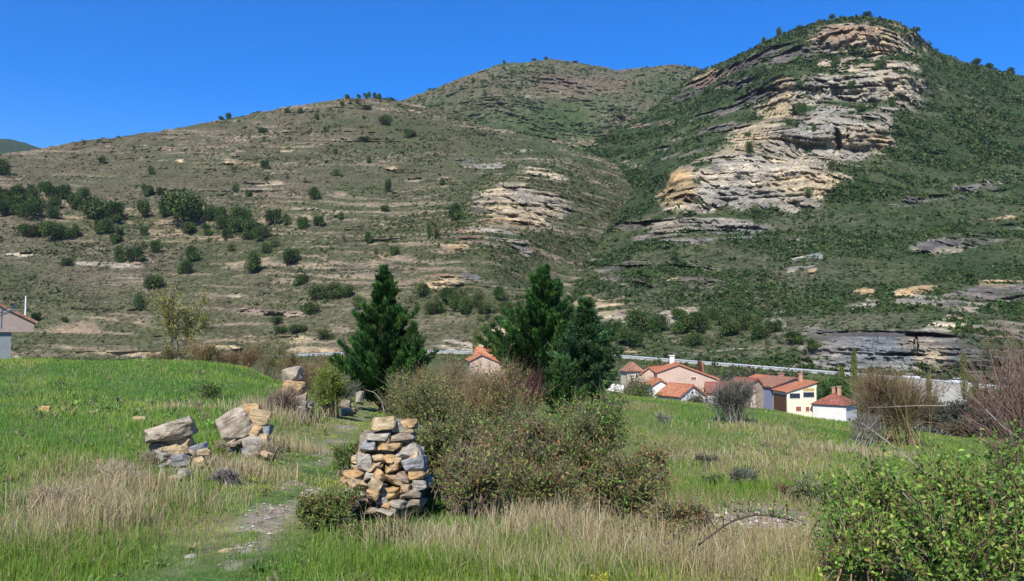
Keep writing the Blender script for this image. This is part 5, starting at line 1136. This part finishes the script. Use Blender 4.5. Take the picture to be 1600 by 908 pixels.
GR = [(0.077, 0.154, 0.025), (0.119, 0.21, 0.036), (0.056, 0.112, 0.022), (0.168, 0.224, 0.056)]
GRB = [(0.14, 0.28, 0.035), (0.105, 0.224, 0.028), (0.196, 0.336, 0.049), (0.07, 0.154, 0.025)]
OLG = [(0.182, 0.224, 0.049), (0.14, 0.182, 0.042), (0.238, 0.252, 0.07), (0.112, 0.14, 0.035)]
RUST = [(0.2, 0.106, 0.044), (0.25, 0.15, 0.062), (0.163, 0.088, 0.044), (0.138, 0.15, 0.044)]
TWB = [(.165, .13, .085), (.12, .09, .055), (.22, .18, .13)]
TWR = [(.18, .11, .065), (.14, .085, .05), (.23, .16, .10)]
TWG = [(.20, .18, .15), (.15, .13, .11), (.27, .24, .20)]
BR = 'bramble hedge between path and meadow'
def hedge(px, d, wpx, pyt, label, seed, lc, tcs, nl, tw=1100, leaf=.042, dpt=None, st=60, **k):
    w = wpx / 2 * d / F
    return shrub('bramble_bush', label, gp(px, d), (w, dpt or w * .8, at(px, pyt, d)), seed, st, int(tw * 1.5), int(nl * 1.45), leaf, list(lc) + [(.17, .14, .045), (.14, .17, .045), (.19, .125, .055)], tcs, None, 'bush', BR, r0=.007, **k)
hedge(700, 9.6, 150, 640, 'bramble bush right behind the broken wall end, dark twigs below and green leaves above', 301, GR + OLG, TWB, 6500)
hedge(800, 9.2, 190, 660, 'dense twiggy bramble bush in the middle of the hedge with purplish stems low down', 302, GR + RUST[:2] + OLG[:1], TWB + [(.16, .11, .13)], 6500, 1500)
hedge(900, 9.6, 170, 668, 'reddish brown and green bramble bush above the bleached grass', 303, RUST[:2] + OLG + GR, TWB, 6500, 1300)
hedge(690, 13.0, 170, 580, 'olive bramble bush next to the left conifer', 304, OLG + GR[:2], TWB, 6500, 1200)
hedge(770, 13.5, 180, 578, 'tallest rusty twigged bramble bush below the orange roofed house', 305, RUST[:2] + OLG + GR[:2], TWR, 6000, 1500)
hedge(850, 12.5, 170, 608, 'mid green bramble bush below the right conifers', 306, GR + OLG[:2], TWB, 6500, 1200)
hedge(930, 13.5, 160, 618, 'bright green leafy bush at the right end of the bramble hedge', 307, GRB + GR, TWB, 8000, 1000, .045)
hedge(990, 11.0, 110, 700, 'loose rusty bramble bush reaching into the right meadow', 308, RUST + GR, TWR, 2600, 700)
hedge(640, 17.0, 110, 575, 'olive bush touching the right side of the left conifer', 309, OLG, TWB, 5000, 900)
hedge(757, 20.0, 105, 569, 'leafy bush tip in front of the orange roofed house', 310, GRB + OLG, TWB, 4000, 700)
hedge(690, 21.0, 150, 562, 'brown twiggy bush behind the olive bramble', 311, RUST + OLG[:1], TWR, 3500, 1400)
hedge(515, 7.4, 110, 770, 'low leafy bramble spilling over the path bank left of the wall end', 312, GR + OLG + RUST[:1], TWB, 7500, 900, .028, st=70)
hedge(600, 7.0, 130, 820, 'low green undergrowth bush at the foot of the wall end', 313, GR + OLG, TWB, 5500, 700, .026)
hedge(545, 10.5, 50, 690, 'small leafy bush hugging the left side of the wall end', 314, GRB + GR, TWB, 2600, 300, .028)
hedge(1000, 7.0, 170, 820, 'low olive bush with dead stems at the bottom centre', 315, OLG + RUST[:2], TWB + TWG, 3500, 900, .026)
hedge(735, 8.3, 130, 706, 'brown twiggy bramble with few olive leaves, in front of the hedge nearest the wall end', 316, OLG + RUST[:1] + GR, [(.16, .11, .085), (.13, .09, .065), (.21, .17, .13)], 2600, 1500)
hedge(840, 8.1, 140, 705, 'tangled grey brown bramble stems low in the middle of the hedge front', 317, OLG + GR + RUST[:1], TWB + TWR, 2800, 1500)
hedge(960, 8.2, 150, 715, 'brown bramble tangle with olive leaves at the right of the hedge front', 318, RUST[:2] + OLG + GR, TWB, 4200, 1500)
hedge(1050, 7.4, 130, 770, 'low olive bramble tangle between hedge and thick thorny branch', 319, OLG + RUST[:2], TWR + TWG, 2600, 1100, .03)
for px, d, w, ht, l in [(243, 9.9, .22, .24, 'straw coloured dead weeds at the left foot of the left ruined heap'), (335, 9.9, .2, .2, 'pale dead weeds right of the left ruined heap'), (352, 10.7, .2, .22, 'brown dead weeds at the left foot of the right ruined heap'), (428, 10.8, .24, .26, 'pale dead weeds right of the right ruined heap'), (180, 9.0, .4, .28, 'greyish dead brush in the dry patch of the left meadow'), (100, 7.6, .35, .3, 'dead brush at the left end of the dry patch')]:
    shrub('dry_brush', l, gp(px, d), (w, w * .8, ht), int(px * 7), 60, 700, 250, .025, [(.16, .15, .06), (.22, .19, .09)], [(.34, .27, .17), (.25, .19, .13), (.42, .36, .25)], r0=.004)
shrub('flowering_weed', 'small yellow flowering weed at the bottom edge of the picture below the brambles', gp(935, 5.55), (.07, .06, .12), 377, 12, 60, 260, .016, [(.55, .50, .03), (.45, .45, .04), (.12, .2, .03)], TWB, [3, 2, 2], 'plant', r0=.003)
hedge(764, 18.0, 95, 563, 'russet twigs sticking up in front of the small pink house between the conifers', 378, RUST[:2] + OLG, TWR, 1500, 1500, .05)
# bushes elsewhere
shrub('maroon_shrub', 'dark maroon shrub at the foot of the right conifers', gp(820, 27), (.75, .7, at(820, 578, 27)), 320, 70, 1400, 2600, .05, [(.05, .018, .022), (.075, .025, .03), (.04, .02, .02)], [(.08, .03, .035), (.11, .05, .05)])
shrub('yellow_green_shrub', 'yellow green shrub on the bank between the wall stub and the left conifer', gp(507, 18.5), (.5, .5, at(507, 576, 18.5)), 321, 80, 900, 8000, .045, [(.15, .21, .02), (.19, .25, .03), (.11, .17, .02)], TWB)
shrub('dry_brush', 'grey brown dead brush around the wall stub', gp(446, 15.6), (.45, .3, at(446, 598, 15.6)), 322, 60, 900, 300, .03, STRAWS, TWG + TWR)
shrub('dry_brush', 'brown twiggy brush behind the wall stub', gp(490, 27), (1.1, .8, at(490, 562, 27)), 323, 60, 1300, 2500, .05, RUST + OLG, TWR)
shrub('sage_shrub', 'grey green low shrub at the left foot of the left conifer', gp(535, 23), (.5, .5, at(535, 585, 23)), 324, 50, 600, 2500, .045, [(.09, .11, .055), (.12, .14, .07)], TWG)
shrub('heather_cushion', 'greyish dead cushion plant between the heaps and the path', gp(360, 9.1), (.22, .2, .2), 325, 60, 900, 0, .02, (), TWG + [(.25, .19, .2)])
shrub('low_shrub', 'dark green low shrub in the grass above the right heap', gp(325, 19), (.55, .4, .38), 326, 30, 300, 1800, .04, GR, TWB)
shrub('bare_bush', 'large bare grey bush on the meadow brow in front of the village', gp(1140, 31), (1.05, .9, at(1140, 588, 31)), 330, 90, 2600, 900, .04, OLG, [(.13, .12, .10), (.18, .165, .14), (.10, .09, .075)], r0=.014, lobes=9)
shrub('bare_bush', 'small sparse grey bush left of the large bare bush', gp(1036, 29), (.45, .4, at(1036, 640, 29)), 331, 30, 500, 0, .03, (), TWG, r0=.008)
shrub('willow_bush', 'wide russet brown bush with bare twigs in front of the retaining wall', gp(1395, 28), (1.6, 1.2, at(1395, 576, 28)), 332, 130, 4200, 3500, .05, [(.15, .11, .04), (.18, .15, .045), (.13, .085, .04)], [(.17, .115, .07), (.21, .14, .09), (.12, .085, .055), (.17, .16, .06)], r0=.014, lobes=11)
shrub('grey_bush', 'dark grey low bush at the left foot of the russet bush', gp(1345, 26), (.7, .6, at(1345, 645, 26)), 333, 60, 900, 1200, .05, [(.07, .08, .05)], TWG)
for px, d, w, ht, l, lc in [(1150, 13.2, .35, .28, 'grey blue thyme cushion in the right meadow, right of the brambles', [(.07, .10, .06), (.10, .13, .085)]), (1105, 13.0, .3, .22, 'green low cushion at the edge of the rubble patch', GR), (1265, 11.5, .38, .36, 'dark low bush with yellowish shoots in front of the leafy bushes', GR[:2] + OLG), (1010, 17, .35, .3, 'small grey cushion in the right meadow by the hedge', [(.10, .12, .07)]), (1230, 11.8, .3, .2, 'low brown cushion beside the dark low bush', RUST), (1100, 17.5, .3, .24, 'dark little bush in the middle of the right meadow', [(.05, .06, .04)])]:
    shrub('low_shrub', l, gp(px, d), (w, w * .8, ht), int(px), 40, 500, 1600, .028, lc, TWG)
# big leafy bushes at the lower right
RL = 'leafy bushes at the lower right'
BL = [(.095, .19, .024), (.14, .255, .034), (.20, .30, .045), (.065, .125, .018), (.27, .29, .075)]
for px, d, w, dp, pyt, nl, l in [(1400, 6.3, .55, .5, 715, 5200, 'leafy green bush with upright shoots, leftmost of the lower right group'), (1545, 5.6, .62, .5, 690, 7000, 'dense leafy green bush at the lower right corner'), (1480, 4.9, .5, .35, 790, 4500, 'low bright leafy bush in front at the lower right'), (1330, 5.6, .4, .35, 800, 2600, 'sparse leafy bush at the left end of the lower right group'), (1660, 5.0, .6, .5, 745, 4000, 'leafy bush cut by the right frame edge')]:
    shrub('leafy_bush', l, gp(px, d), (w, dp, at(px, pyt, d)), int(px + d * 10), 40, 560, int(nl * .8), .040, BL, TWB + TWR, [3, 4, 3, 2, 1.6], 'bush', RL, r0=.007, lshape=.55, twl=.36, up=.9, lobes=9, spread=.45)
shrub('red_twig_shrub', 'reddish brown bare twigged shrub at the right frame edge', gp(1585, 9.5), (.55, .45, at(1585, 462, 9.5)), 350, 40, 800, 500, .035, [(.15, .05, .03), (.10, .06, .03), (.13, .12, .04)], [(.17, .10, .075), (.13, .085, .065), (.21, .15, .12)], r0=.007, lobes=9)
shrub('red_twig_shrub', 'low rust leaved shrub on the slope below the right part of the road', gp(1580, 100), (5, 3, 7), 351, 60, 1300, 5000, .35, [(.11, .05, .03), (.09, .07, .03), (.14, .07, .045)], TWR, r0=.06)
shrub('dark_shrub', 'dark green thicket below the retaining wall', gp(1480, 140), (10, 5, 5.5), 352, 80, 1300, 7000, .5, [(.04, .055, .03), (.055, .07, .04), (.075, .08, .05)], TWG, r0=.06)
shrub('dark_shrub', 'olive thicket right of the russet bush below the road', gp(1560, 75), (6, 3, 3.8), 353, 80, 1300, 6000, .28, [(.06, .075, .035), (.08, .085, .045), (.10, .075, .045)], TWR, r0=.04)
shrub('green_tree', 'bright green tree in the garden behind the white cottage', gp(1290, 192), (6, 4, at(1290, 588, 192)), 354, 50, 900, 7000, .5, [(.05, .13, .015), (.075, .17, .022), (.035, .09, .015)], TWB, cat='tree', r0=.1)
shrub('dark_shrub', 'dark olive trees behind the roofs of the village', gp(1180, 215), (12, 5, at(1180, 583, 215)), 355, 60, 900, 6000, .6, [(.06, .075, .035), (.09, .09, .045)], TWG, cat='trees', r0=.08)
shrub('garden_bush', 'yellow green bush by the hut at the left end of the village', gp(985, 150), (4.5, 3, at(985, 585, 150)), 356, 50, 900, 6000, .35, [(.12, .17, .03), (.09, .13, .03), (.16, .19, .05)], TWB, r0=.05)
shrub('garden_bush', 'dark bush in front of the white annex', gp(1000, 160), (2.6, 2, at(1000, 585, 160)), 357, 40, 700, 3000, .35, [(.06, .06, .045), (.08, .075, .05)], TWR, r0=.04)
shrub('garden_bush', 'olive bush at the foot of the white gabled house', gp(1080, 140), (2.3, 2, at(1080, 611, 140)), 358, 40, 500, 2500, .3, [(.075, .08, .03)], TWB, r0=.04)
# brow bushes, left
LBW = 'bushes along the far edge of the left meadow'
for px, d, w, pyt, lc, tcs, l in [(262, 41, 1.3, 540, OLG + RUST, TWB, 'brown green bush under the yellow leaved young tree'), (320, 42, 1.5, 530, RUST + OLG, TWR, 'brown twiggy bush right of the young tree'), (375, 42, 1.3, 538, RUST, TWR, 'low brown bush in front of the sandy bank'), (425, 44, 1.1, 530, OLG, TWB, 'yellow green bush beside the guard rail on the left'), (460, 38, 1.2, 552, RUST + GR, TWR, 'brown bush at the end of the meadow edge above the wall stub'), (525, 33, 1.2, 556, RUST + OLG, TWR, 'brown green bush just left of the left conifer')]:
    shrub('hedge_bush', l, gp(px, d), (w, w * .7, max(at(px, pyt, d), .5)), int(px * 3), 50, 1000, 2600, .07, lc, tcs, None, 'bush', LBW, r0=.012)
# young tree with sparse yellow leaves
shrub('young_tree', 'sparse young tree with yellow green leaves at the far edge of the left meadow', gp(285, 43), (1.75, 1.2, at(285, 436, 43)), 401, 26, 520, 4200, .12, [(.30, .27, .05), (.24, .23, .05), (.18, .19, .045)], TWG, cat='tree', r0=.022, spread=.08, lobes=12, twl=.16)
# poplars
def poplar(px, d, pyt, pyb, wpx, label, seed):
    g = np.random.default_rng(seed); b = P(px, pyb, d); H_ = float(P(px, pyt, d)[2] - b[2]); w = wpx * d / F / 2
    t = empty('poplar', b, 0, label, 'tree', 'slender poplars near the road')
    V, Q = tubes(np.array([[[0, 0, -3], [0, 0, H_ * .5], [0, 0, H_]]]), np.array([[.16, .1, .03]]), 6); obj('trunk', mesh_data('trunk', V, Q, M_bark), t)
    n = 1500; z = g.random(n) ** .9 * H_ * .95 + .05 * H_; prof = np.sin(np.clip(z / H_, 0, 1) * math.pi * .93 + .12) ** .7
    rr = w * prof * g.random(n) ** .5; an = g.uniform(0, 6.28, n)
    pos = np.stack([rr * np.cos(an), rr * np.sin(an), z], -1)
    V, Q = leaves(pos, nrm(rdir(n, g) * .6 + np.array([0, 0, 1.])), rdir(n, g), .45 * g.uniform(.5, 1.2, n), .16, .2)
    obj('crown', mesh_data('crown', V, Q, M_leaf, rep(pal(n, [(.15, .17, .03), (.19, .20, .04), (.12, .13, .03)], None, .2, g), 4)), t)
for a in [(1335, 196, 545, 615, 11, 'tall slender yellow green poplar left of the retaining wall', 1), (1316, 200, 574, 615, 10, 'shorter slender poplar left of the tall one by the white cottage', 2), (1507, 196, 552, 628, 13, 'slender poplar standing in front of the right end of the retaining wall', 3), (1452, 200, 584, 628, 8, 'thin poplar in front of the middle of the retaining wall', 4), (1362, 200, 585, 622, 12, 'thin poplar sprig just right of the tall poplar', 5), (743, 250, 516, 562, 11, 'slender yellow poplar before the pale road cutting between the conifers', 6), (1525, 197, 590, 625, 10, 'short poplar at the right end of the retaining wall', 7)]:
    poplar(*a)

# ------------------------------------------------------------------ conifers
def conifer(name, label, px, d, pyt, pyb, wpx, seed, cols, nb=420, per=150, taper=.85, droop=.0, L=.16, lean=0., ragged=.35, group=None, tops=1):
    g = np.random.default_rng(seed); b = P(px, pyb, d); b[2] = min(b[2], float(zg(b[0], b[1])) + .05); H_ = float(P(px, pyt, d)[2] - b[2]); w = wpx * d / F / 2
    t = empty(name, b, 0, label, 'tree', group)
    z = (g.random(nb) ** 1.15) * .97 * H_ + .015 * H_
    prof = (1 - z / H_) ** taper * (.62 + .38 * sstep(0, .18, z / H_)) + .02; prof *= 1 + .28 * (vnoise(z / H_ * 7, 0 * z + seed, 0 * z, 5) - .5) * 2
    an = g.uniform(0, 6.28, nb); ln = w * prof * (1 + g.normal(0, ragged * .5, nb)).clip(.45, 1.6)
    # a few long limbs break the outline
    ca, sa = np.cos(an), np.sin(an); o = np.zeros(nb)
    tx = lean * z / H_; ro = np.stack([tx, o, z * .96], -1)
    rise = (.55 - droop) * ln + .12
    en = ro + np.stack([ca * ln, sa * ln, rise], -1); mi = ro + np.stack([ca * ln * .6, sa * ln * .6, rise * .2], -1)
    bp = bez(ro, mi, en, 6)
    A = Acc(); V, Q = tubes(np.array([[[0, 0, -.3], [lean * .3, 0, H_ * .3], [lean * .65, 0, H_ * .65], [lean, 0, H_ * .99]]]), np.array([[.13, .10, .06, .012]]) * H_ / 5, 8)
    obj('trunk', mesh_data('trunk', V, Q, M_bark, None, True), t)
    V, Q = tubes(bp, np.linspace(.022, .005, 6)[None] * np.ones((nb, 1)) * H_ / 5, 3); A.add(V, Q, (.07, .05, .035))
    obj('branches', A.data('branches', M_twig), t)
    cnt = np.maximum((per * ln / w * .8 + per * .25).astype(int), 20); a = np.repeat(np.arange(nb), cnt); n = len(a)
    f = g.uniform(.12, 1.06, n) ** .75; kf = np.minimum(f, .999) * 5; k0 = kf.astype(int); fr = (kf - k0)[:, None]
    p0 = bp[a, k0] * (1 - fr) + bp[a, k0 + 1] * fr; bd = nrm(bp[a, np.minimum(k0 + 1, 5)] - bp[a, k0])
    off = rdir(n, g); off[:, 2] *= .6; sw = (.13 * ln[a] * (1.1 - f))[:, None] + .04
    pos = p0 + off * sw * g.random((n, 1)) ** .6
    dv = nrm(bd * .9 + off * .8 + np.array([0, 0, .45 - droop * 1.5]) + rdir(n, g) * .3)
    V, Q = leaves(pos, dv, nrm(rdir(n, g) + np.array([0, 0, .4])), L * g.uniform(.6, 1.4, n), L * .22 * g.uniform(.7, 1.4, n), .3)
    bc = pal(nb, cols, None, .2, g)
    obj('foliage', mesh_data('foliage', V, Q, M_needle, rep(np.clip(bc[a] * (1 + g.normal(0, .22, (n, 1))), .004, 1), 4)), t)
    return t
CG = [(.024, .070, .015), (.038, .10, .02), (.058, .135, .026), (.017, .047, .012)]
CB2 = [(.042, .098, .034), (.062, .13, .045), (.03, .07, .024), (.08, .15, .055)]
GT = 'tall conifers beyond the hedge'
conifer('cypress', 'tall bright green cypress with a pointed top, left of the orange roofed house', 597, 29, 414, 634, 128, 501, CG, 300, 230, 1.0, .0, .17, .02, .5, GT)
conifer('cypress', 'short cypress limb like tree leaning out right of the tall left cypress', 634, 28.7, 505, 612, 66, 505, [(.035, .085, .018), (.05, .105, .025)], 150, 120, .8, 0, .15, .25, .6, GT)
conifer('cypress', 'darkest and widest cypress with a pointed top, right of the orange roofed house', 850, 38, 414, 615, 140, 502, CG, 320, 230, .88, .0, .21, .0, .55, GT)
conifer('cypress', 'slim second spire rising right beside the widest cypress', 872, 38.6, 436, 615, 84, 506, CG, 150, 170, .95, .0, .2, .0, .5, GT)
conifer('cedar', 'grey green cedar with drooping branches at the right of the cypresses', 914, 35, 464, 622, 98, 503, CB2, 330, 130, .72, .35, .18, .03, .5, GT)
conifer('cypress', 'low green cypress bush at the front foot of the right conifers', 878, 31, 560, 622, 60, 507, [(.04, .09, .02), (.055, .11, .03)], 120, 110, .6, .1, .15, 0, .5, GT)

# ------------------------------------------------------------------ bare canes and branches
def cane(name, label, pts, r, col, side=26, seed=0, nl=0, lc=(), parts=('stem', 'twigs')):
    g = np.random.default_rng(seed); pw = np.array([P(*p) for p in pts]); b = pw[0]
    k = 24; ti = np.linspace(0, len(pts) - 1, k); q = np.stack([np.interp(ti, np.arange(len(pts)), pw[:, i]) for i in range(3)], -1) - b
    for _ in range(3): q[1:-1] = (q[:-2] + 2 * q[1:-1] + q[2:]) / 4
    t = empty(name, b, 0, label, 'branch', 'bare branches in the brambles')
    V, Q = tubes(q[None], np.linspace(r, r * .35, k)[None], 6); obj(parts[0], mesh_data(parts[0], V, Q, M_twig, np.tile(np.array(col), (len(V), 1)), True), t)
    i = g.integers(2, k - 1, side); s0 = q[i]; ll = g.uniform(.04, .2, (side, 1)); e = s0 + nrm(rdir(side, g) + np.array([.2, 0, .4])) * ll
    V, Q = tubes(bez(s0, (s0 + e) / 2 + rdir(side, g) * .02, e, 4), np.linspace(r * .35, r * .12, 4)[None] * np.ones((side, 1)), 4)
    obj(parts[1], mesh_data(parts[1], V, Q, M_twig, np.tile(np.array(col) * .9, (len(V), 1))), t)
    if nl:
        a = g.integers(0, side, nl); pos = e[a] + rdir(nl, g) * .05
        V, Q = leaves(pos, rdir(nl, g), nrm(rdir(nl, g) + np.array([0, 0, .8])), .035, .02); obj('leaves', mesh_data('leaves', V, Q, M_leaf, rep(pal(nl, lc, None, .2, g), 4)), t)
cane('bare_branch', 'thick dark thorny branch arching over the rubble at the right', [(1072, 866, 6.3), (1100, 845, 6.3), (1140, 815, 6.3), (1180, 803, 6.35), (1215, 808, 6.4), (1245, 815, 6.45)], .009, (.07, .05, .04), 30, 1, 60, OLG)
cane('bare_branch', 'thin dark cane arching in front of the right meadow', [(1045, 820, 7.2), (1043, 760, 7.2), (1030, 735, 7.2), (1000, 718, 7.3), (975, 722, 7.3)], .006, (.09, .06, .05), 18, 2, 40, OLG)
cane('bare_branch', 'long pale twig slanting down to the leafy bushes from the white cottage', [(1470, 760, 6.0), (1420, 718, 6.05), (1380, 685, 6.1), (1345, 660, 6.2)], .006, (.30, .27, .23), 10, 3)
cane('bare_branch', 'nearly level thin twig across the russet bush', [(1480, 634, 8.2), (1430, 634, 8.3), (1390, 636, 8.3), (1355, 637, 8.4)], .004, (.32, .26, .20), 8, 4)
cane('bare_branch', 'long bare branch crossing the red twigged shrub down to the right edge', [(1540, 640, 7.6), (1570, 670, 7.5), (1600, 690, 7.4), (1640, 712, 7.3)], .008, (.20, .17, .15), 16, 5)
cane('bare_branch', 'pale dead stick lying among the lower right bushes', [(1410, 770, 5.6), (1440, 800, 5.6), (1480, 815, 5.6)], .005, (.30, .26, .22), 8, 6)
cane('bare_branch', 'upright bare shoots at the right edge above the leafy bushes', [(1590, 740, 6.5), (1580, 680, 6.5), (1555, 640, 6.5), (1535, 590, 6.5)], .006, (.17, .10, .08), 24, 7)
cane('bare_branch', 'pale hooped bramble cane over the dark foot of the left conifer', [(600, 642, 20), (596, 626, 20), (585, 613, 20), (570, 609, 20)], .012, (.34, .28, .24), 6, 8)

# ------------------------------------------------------------------ light, sky, camera
SUN_EL, SUN_AZ = R(47), R(196)     # azimuth measured from +Y towards +X
sv = Vector((math.sin(SUN_AZ) * math.cos(SUN_EL), math.cos(SUN_AZ) * math.cos(SUN_EL), math.sin(SUN_EL)))
sl = bpy.data.lights.new('sun', 'SUN'); sl.energy = 4.9; sl.angle = R(.53); sl.color = (1, .955, .87)
so = bpy.data.objects.new('sun', sl); COL.objects.link(so); so.rotation_euler = sv.to_track_quat('Z', 'Y').to_euler()
w = bpy.data.worlds.new('World'); S.world = w; w.use_nodes = True; nt = w.node_tree
sk = nt.nodes.new('ShaderNodeTexSky'); sk.sky_type = 'NISHITA'; sk.sun_disc = False; sk.sun_elevation = SUN_EL; sk.sun_rotation = SUN_AZ
sk.altitude = 900; sk.air_density = 1.0; sk.dust_density = .1; sk.ozone_density = 6.0
hs = nt.nodes.new('ShaderNodeHueSaturation'); hs.inputs['Saturation'].default_value = 1.38; hs.inputs['Value'].default_value = 1.08; hs.inputs['Hue'].default_value = .513
nt.links.new(sk.outputs[0], hs.inputs['Color']); nt.links.new(hs.outputs[0], nt.nodes['Background'].inputs['Color'])
nt.nodes['Background'].inputs['Strength'].default_value = .12
hv, hq = box_vf(-4500, 4500, -300, 6500, -64, 900)
hm = bpy.data.materials.new('haze'); hm.use_nodes = True; hn = hm.node_tree; hn.nodes.clear()
ho = hn.nodes.new('ShaderNodeOutputMaterial'); hp = hn.nodes.new('ShaderNodeVolumePrincipled'); hp.inputs['Color'].default_value = (.72, .84, 1, 1); hp.inputs['Density'].default_value = .000045; hp.inputs['Anisotropy'].default_value = .2
hn.links.new(hp.outputs[0], ho.inputs['Volume'])
setp(obj('haze', mesh_data('haze', hv, hq, hm)), 'thin blue air haze over the valley', None, None, 'stuff')
cd = bpy.data.cameras.new('camera'); cam = bpy.data.objects.new('camera', cd); COL.objects.link(cam)
cd.sensor_width = 36; cd.lens = F / 1600 * 36; cd.clip_start = .05; cd.clip_end = 12000
cam.location = (0, 0, 0); cam.rotation_euler = (math.pi / 2 + TH, 0, 0); S.camera = cam
vs = S.view_settings; vs.view_transform = 'Standard'; vs.look = 'None'; vs.gamma = 1; vs.exposure = .6; vs.use_curve_mapping = False
S.cycles.max_bounces = 5; S.cycles.diffuse_bounces = 3; S.cycles.transmission_bounces = 3; S.cycles.transparent_max_bounces = 4
S.cycles.use_denoising = True
try:
    S.cycles.denoiser = 'OPENIMAGEDENOISE'; S.cycles.denoising_input_passes = 'RGB_ALBEDO_NORMAL'; S.cycles.denoising_prefilter = 'ACCURATE'
except Exception: pass
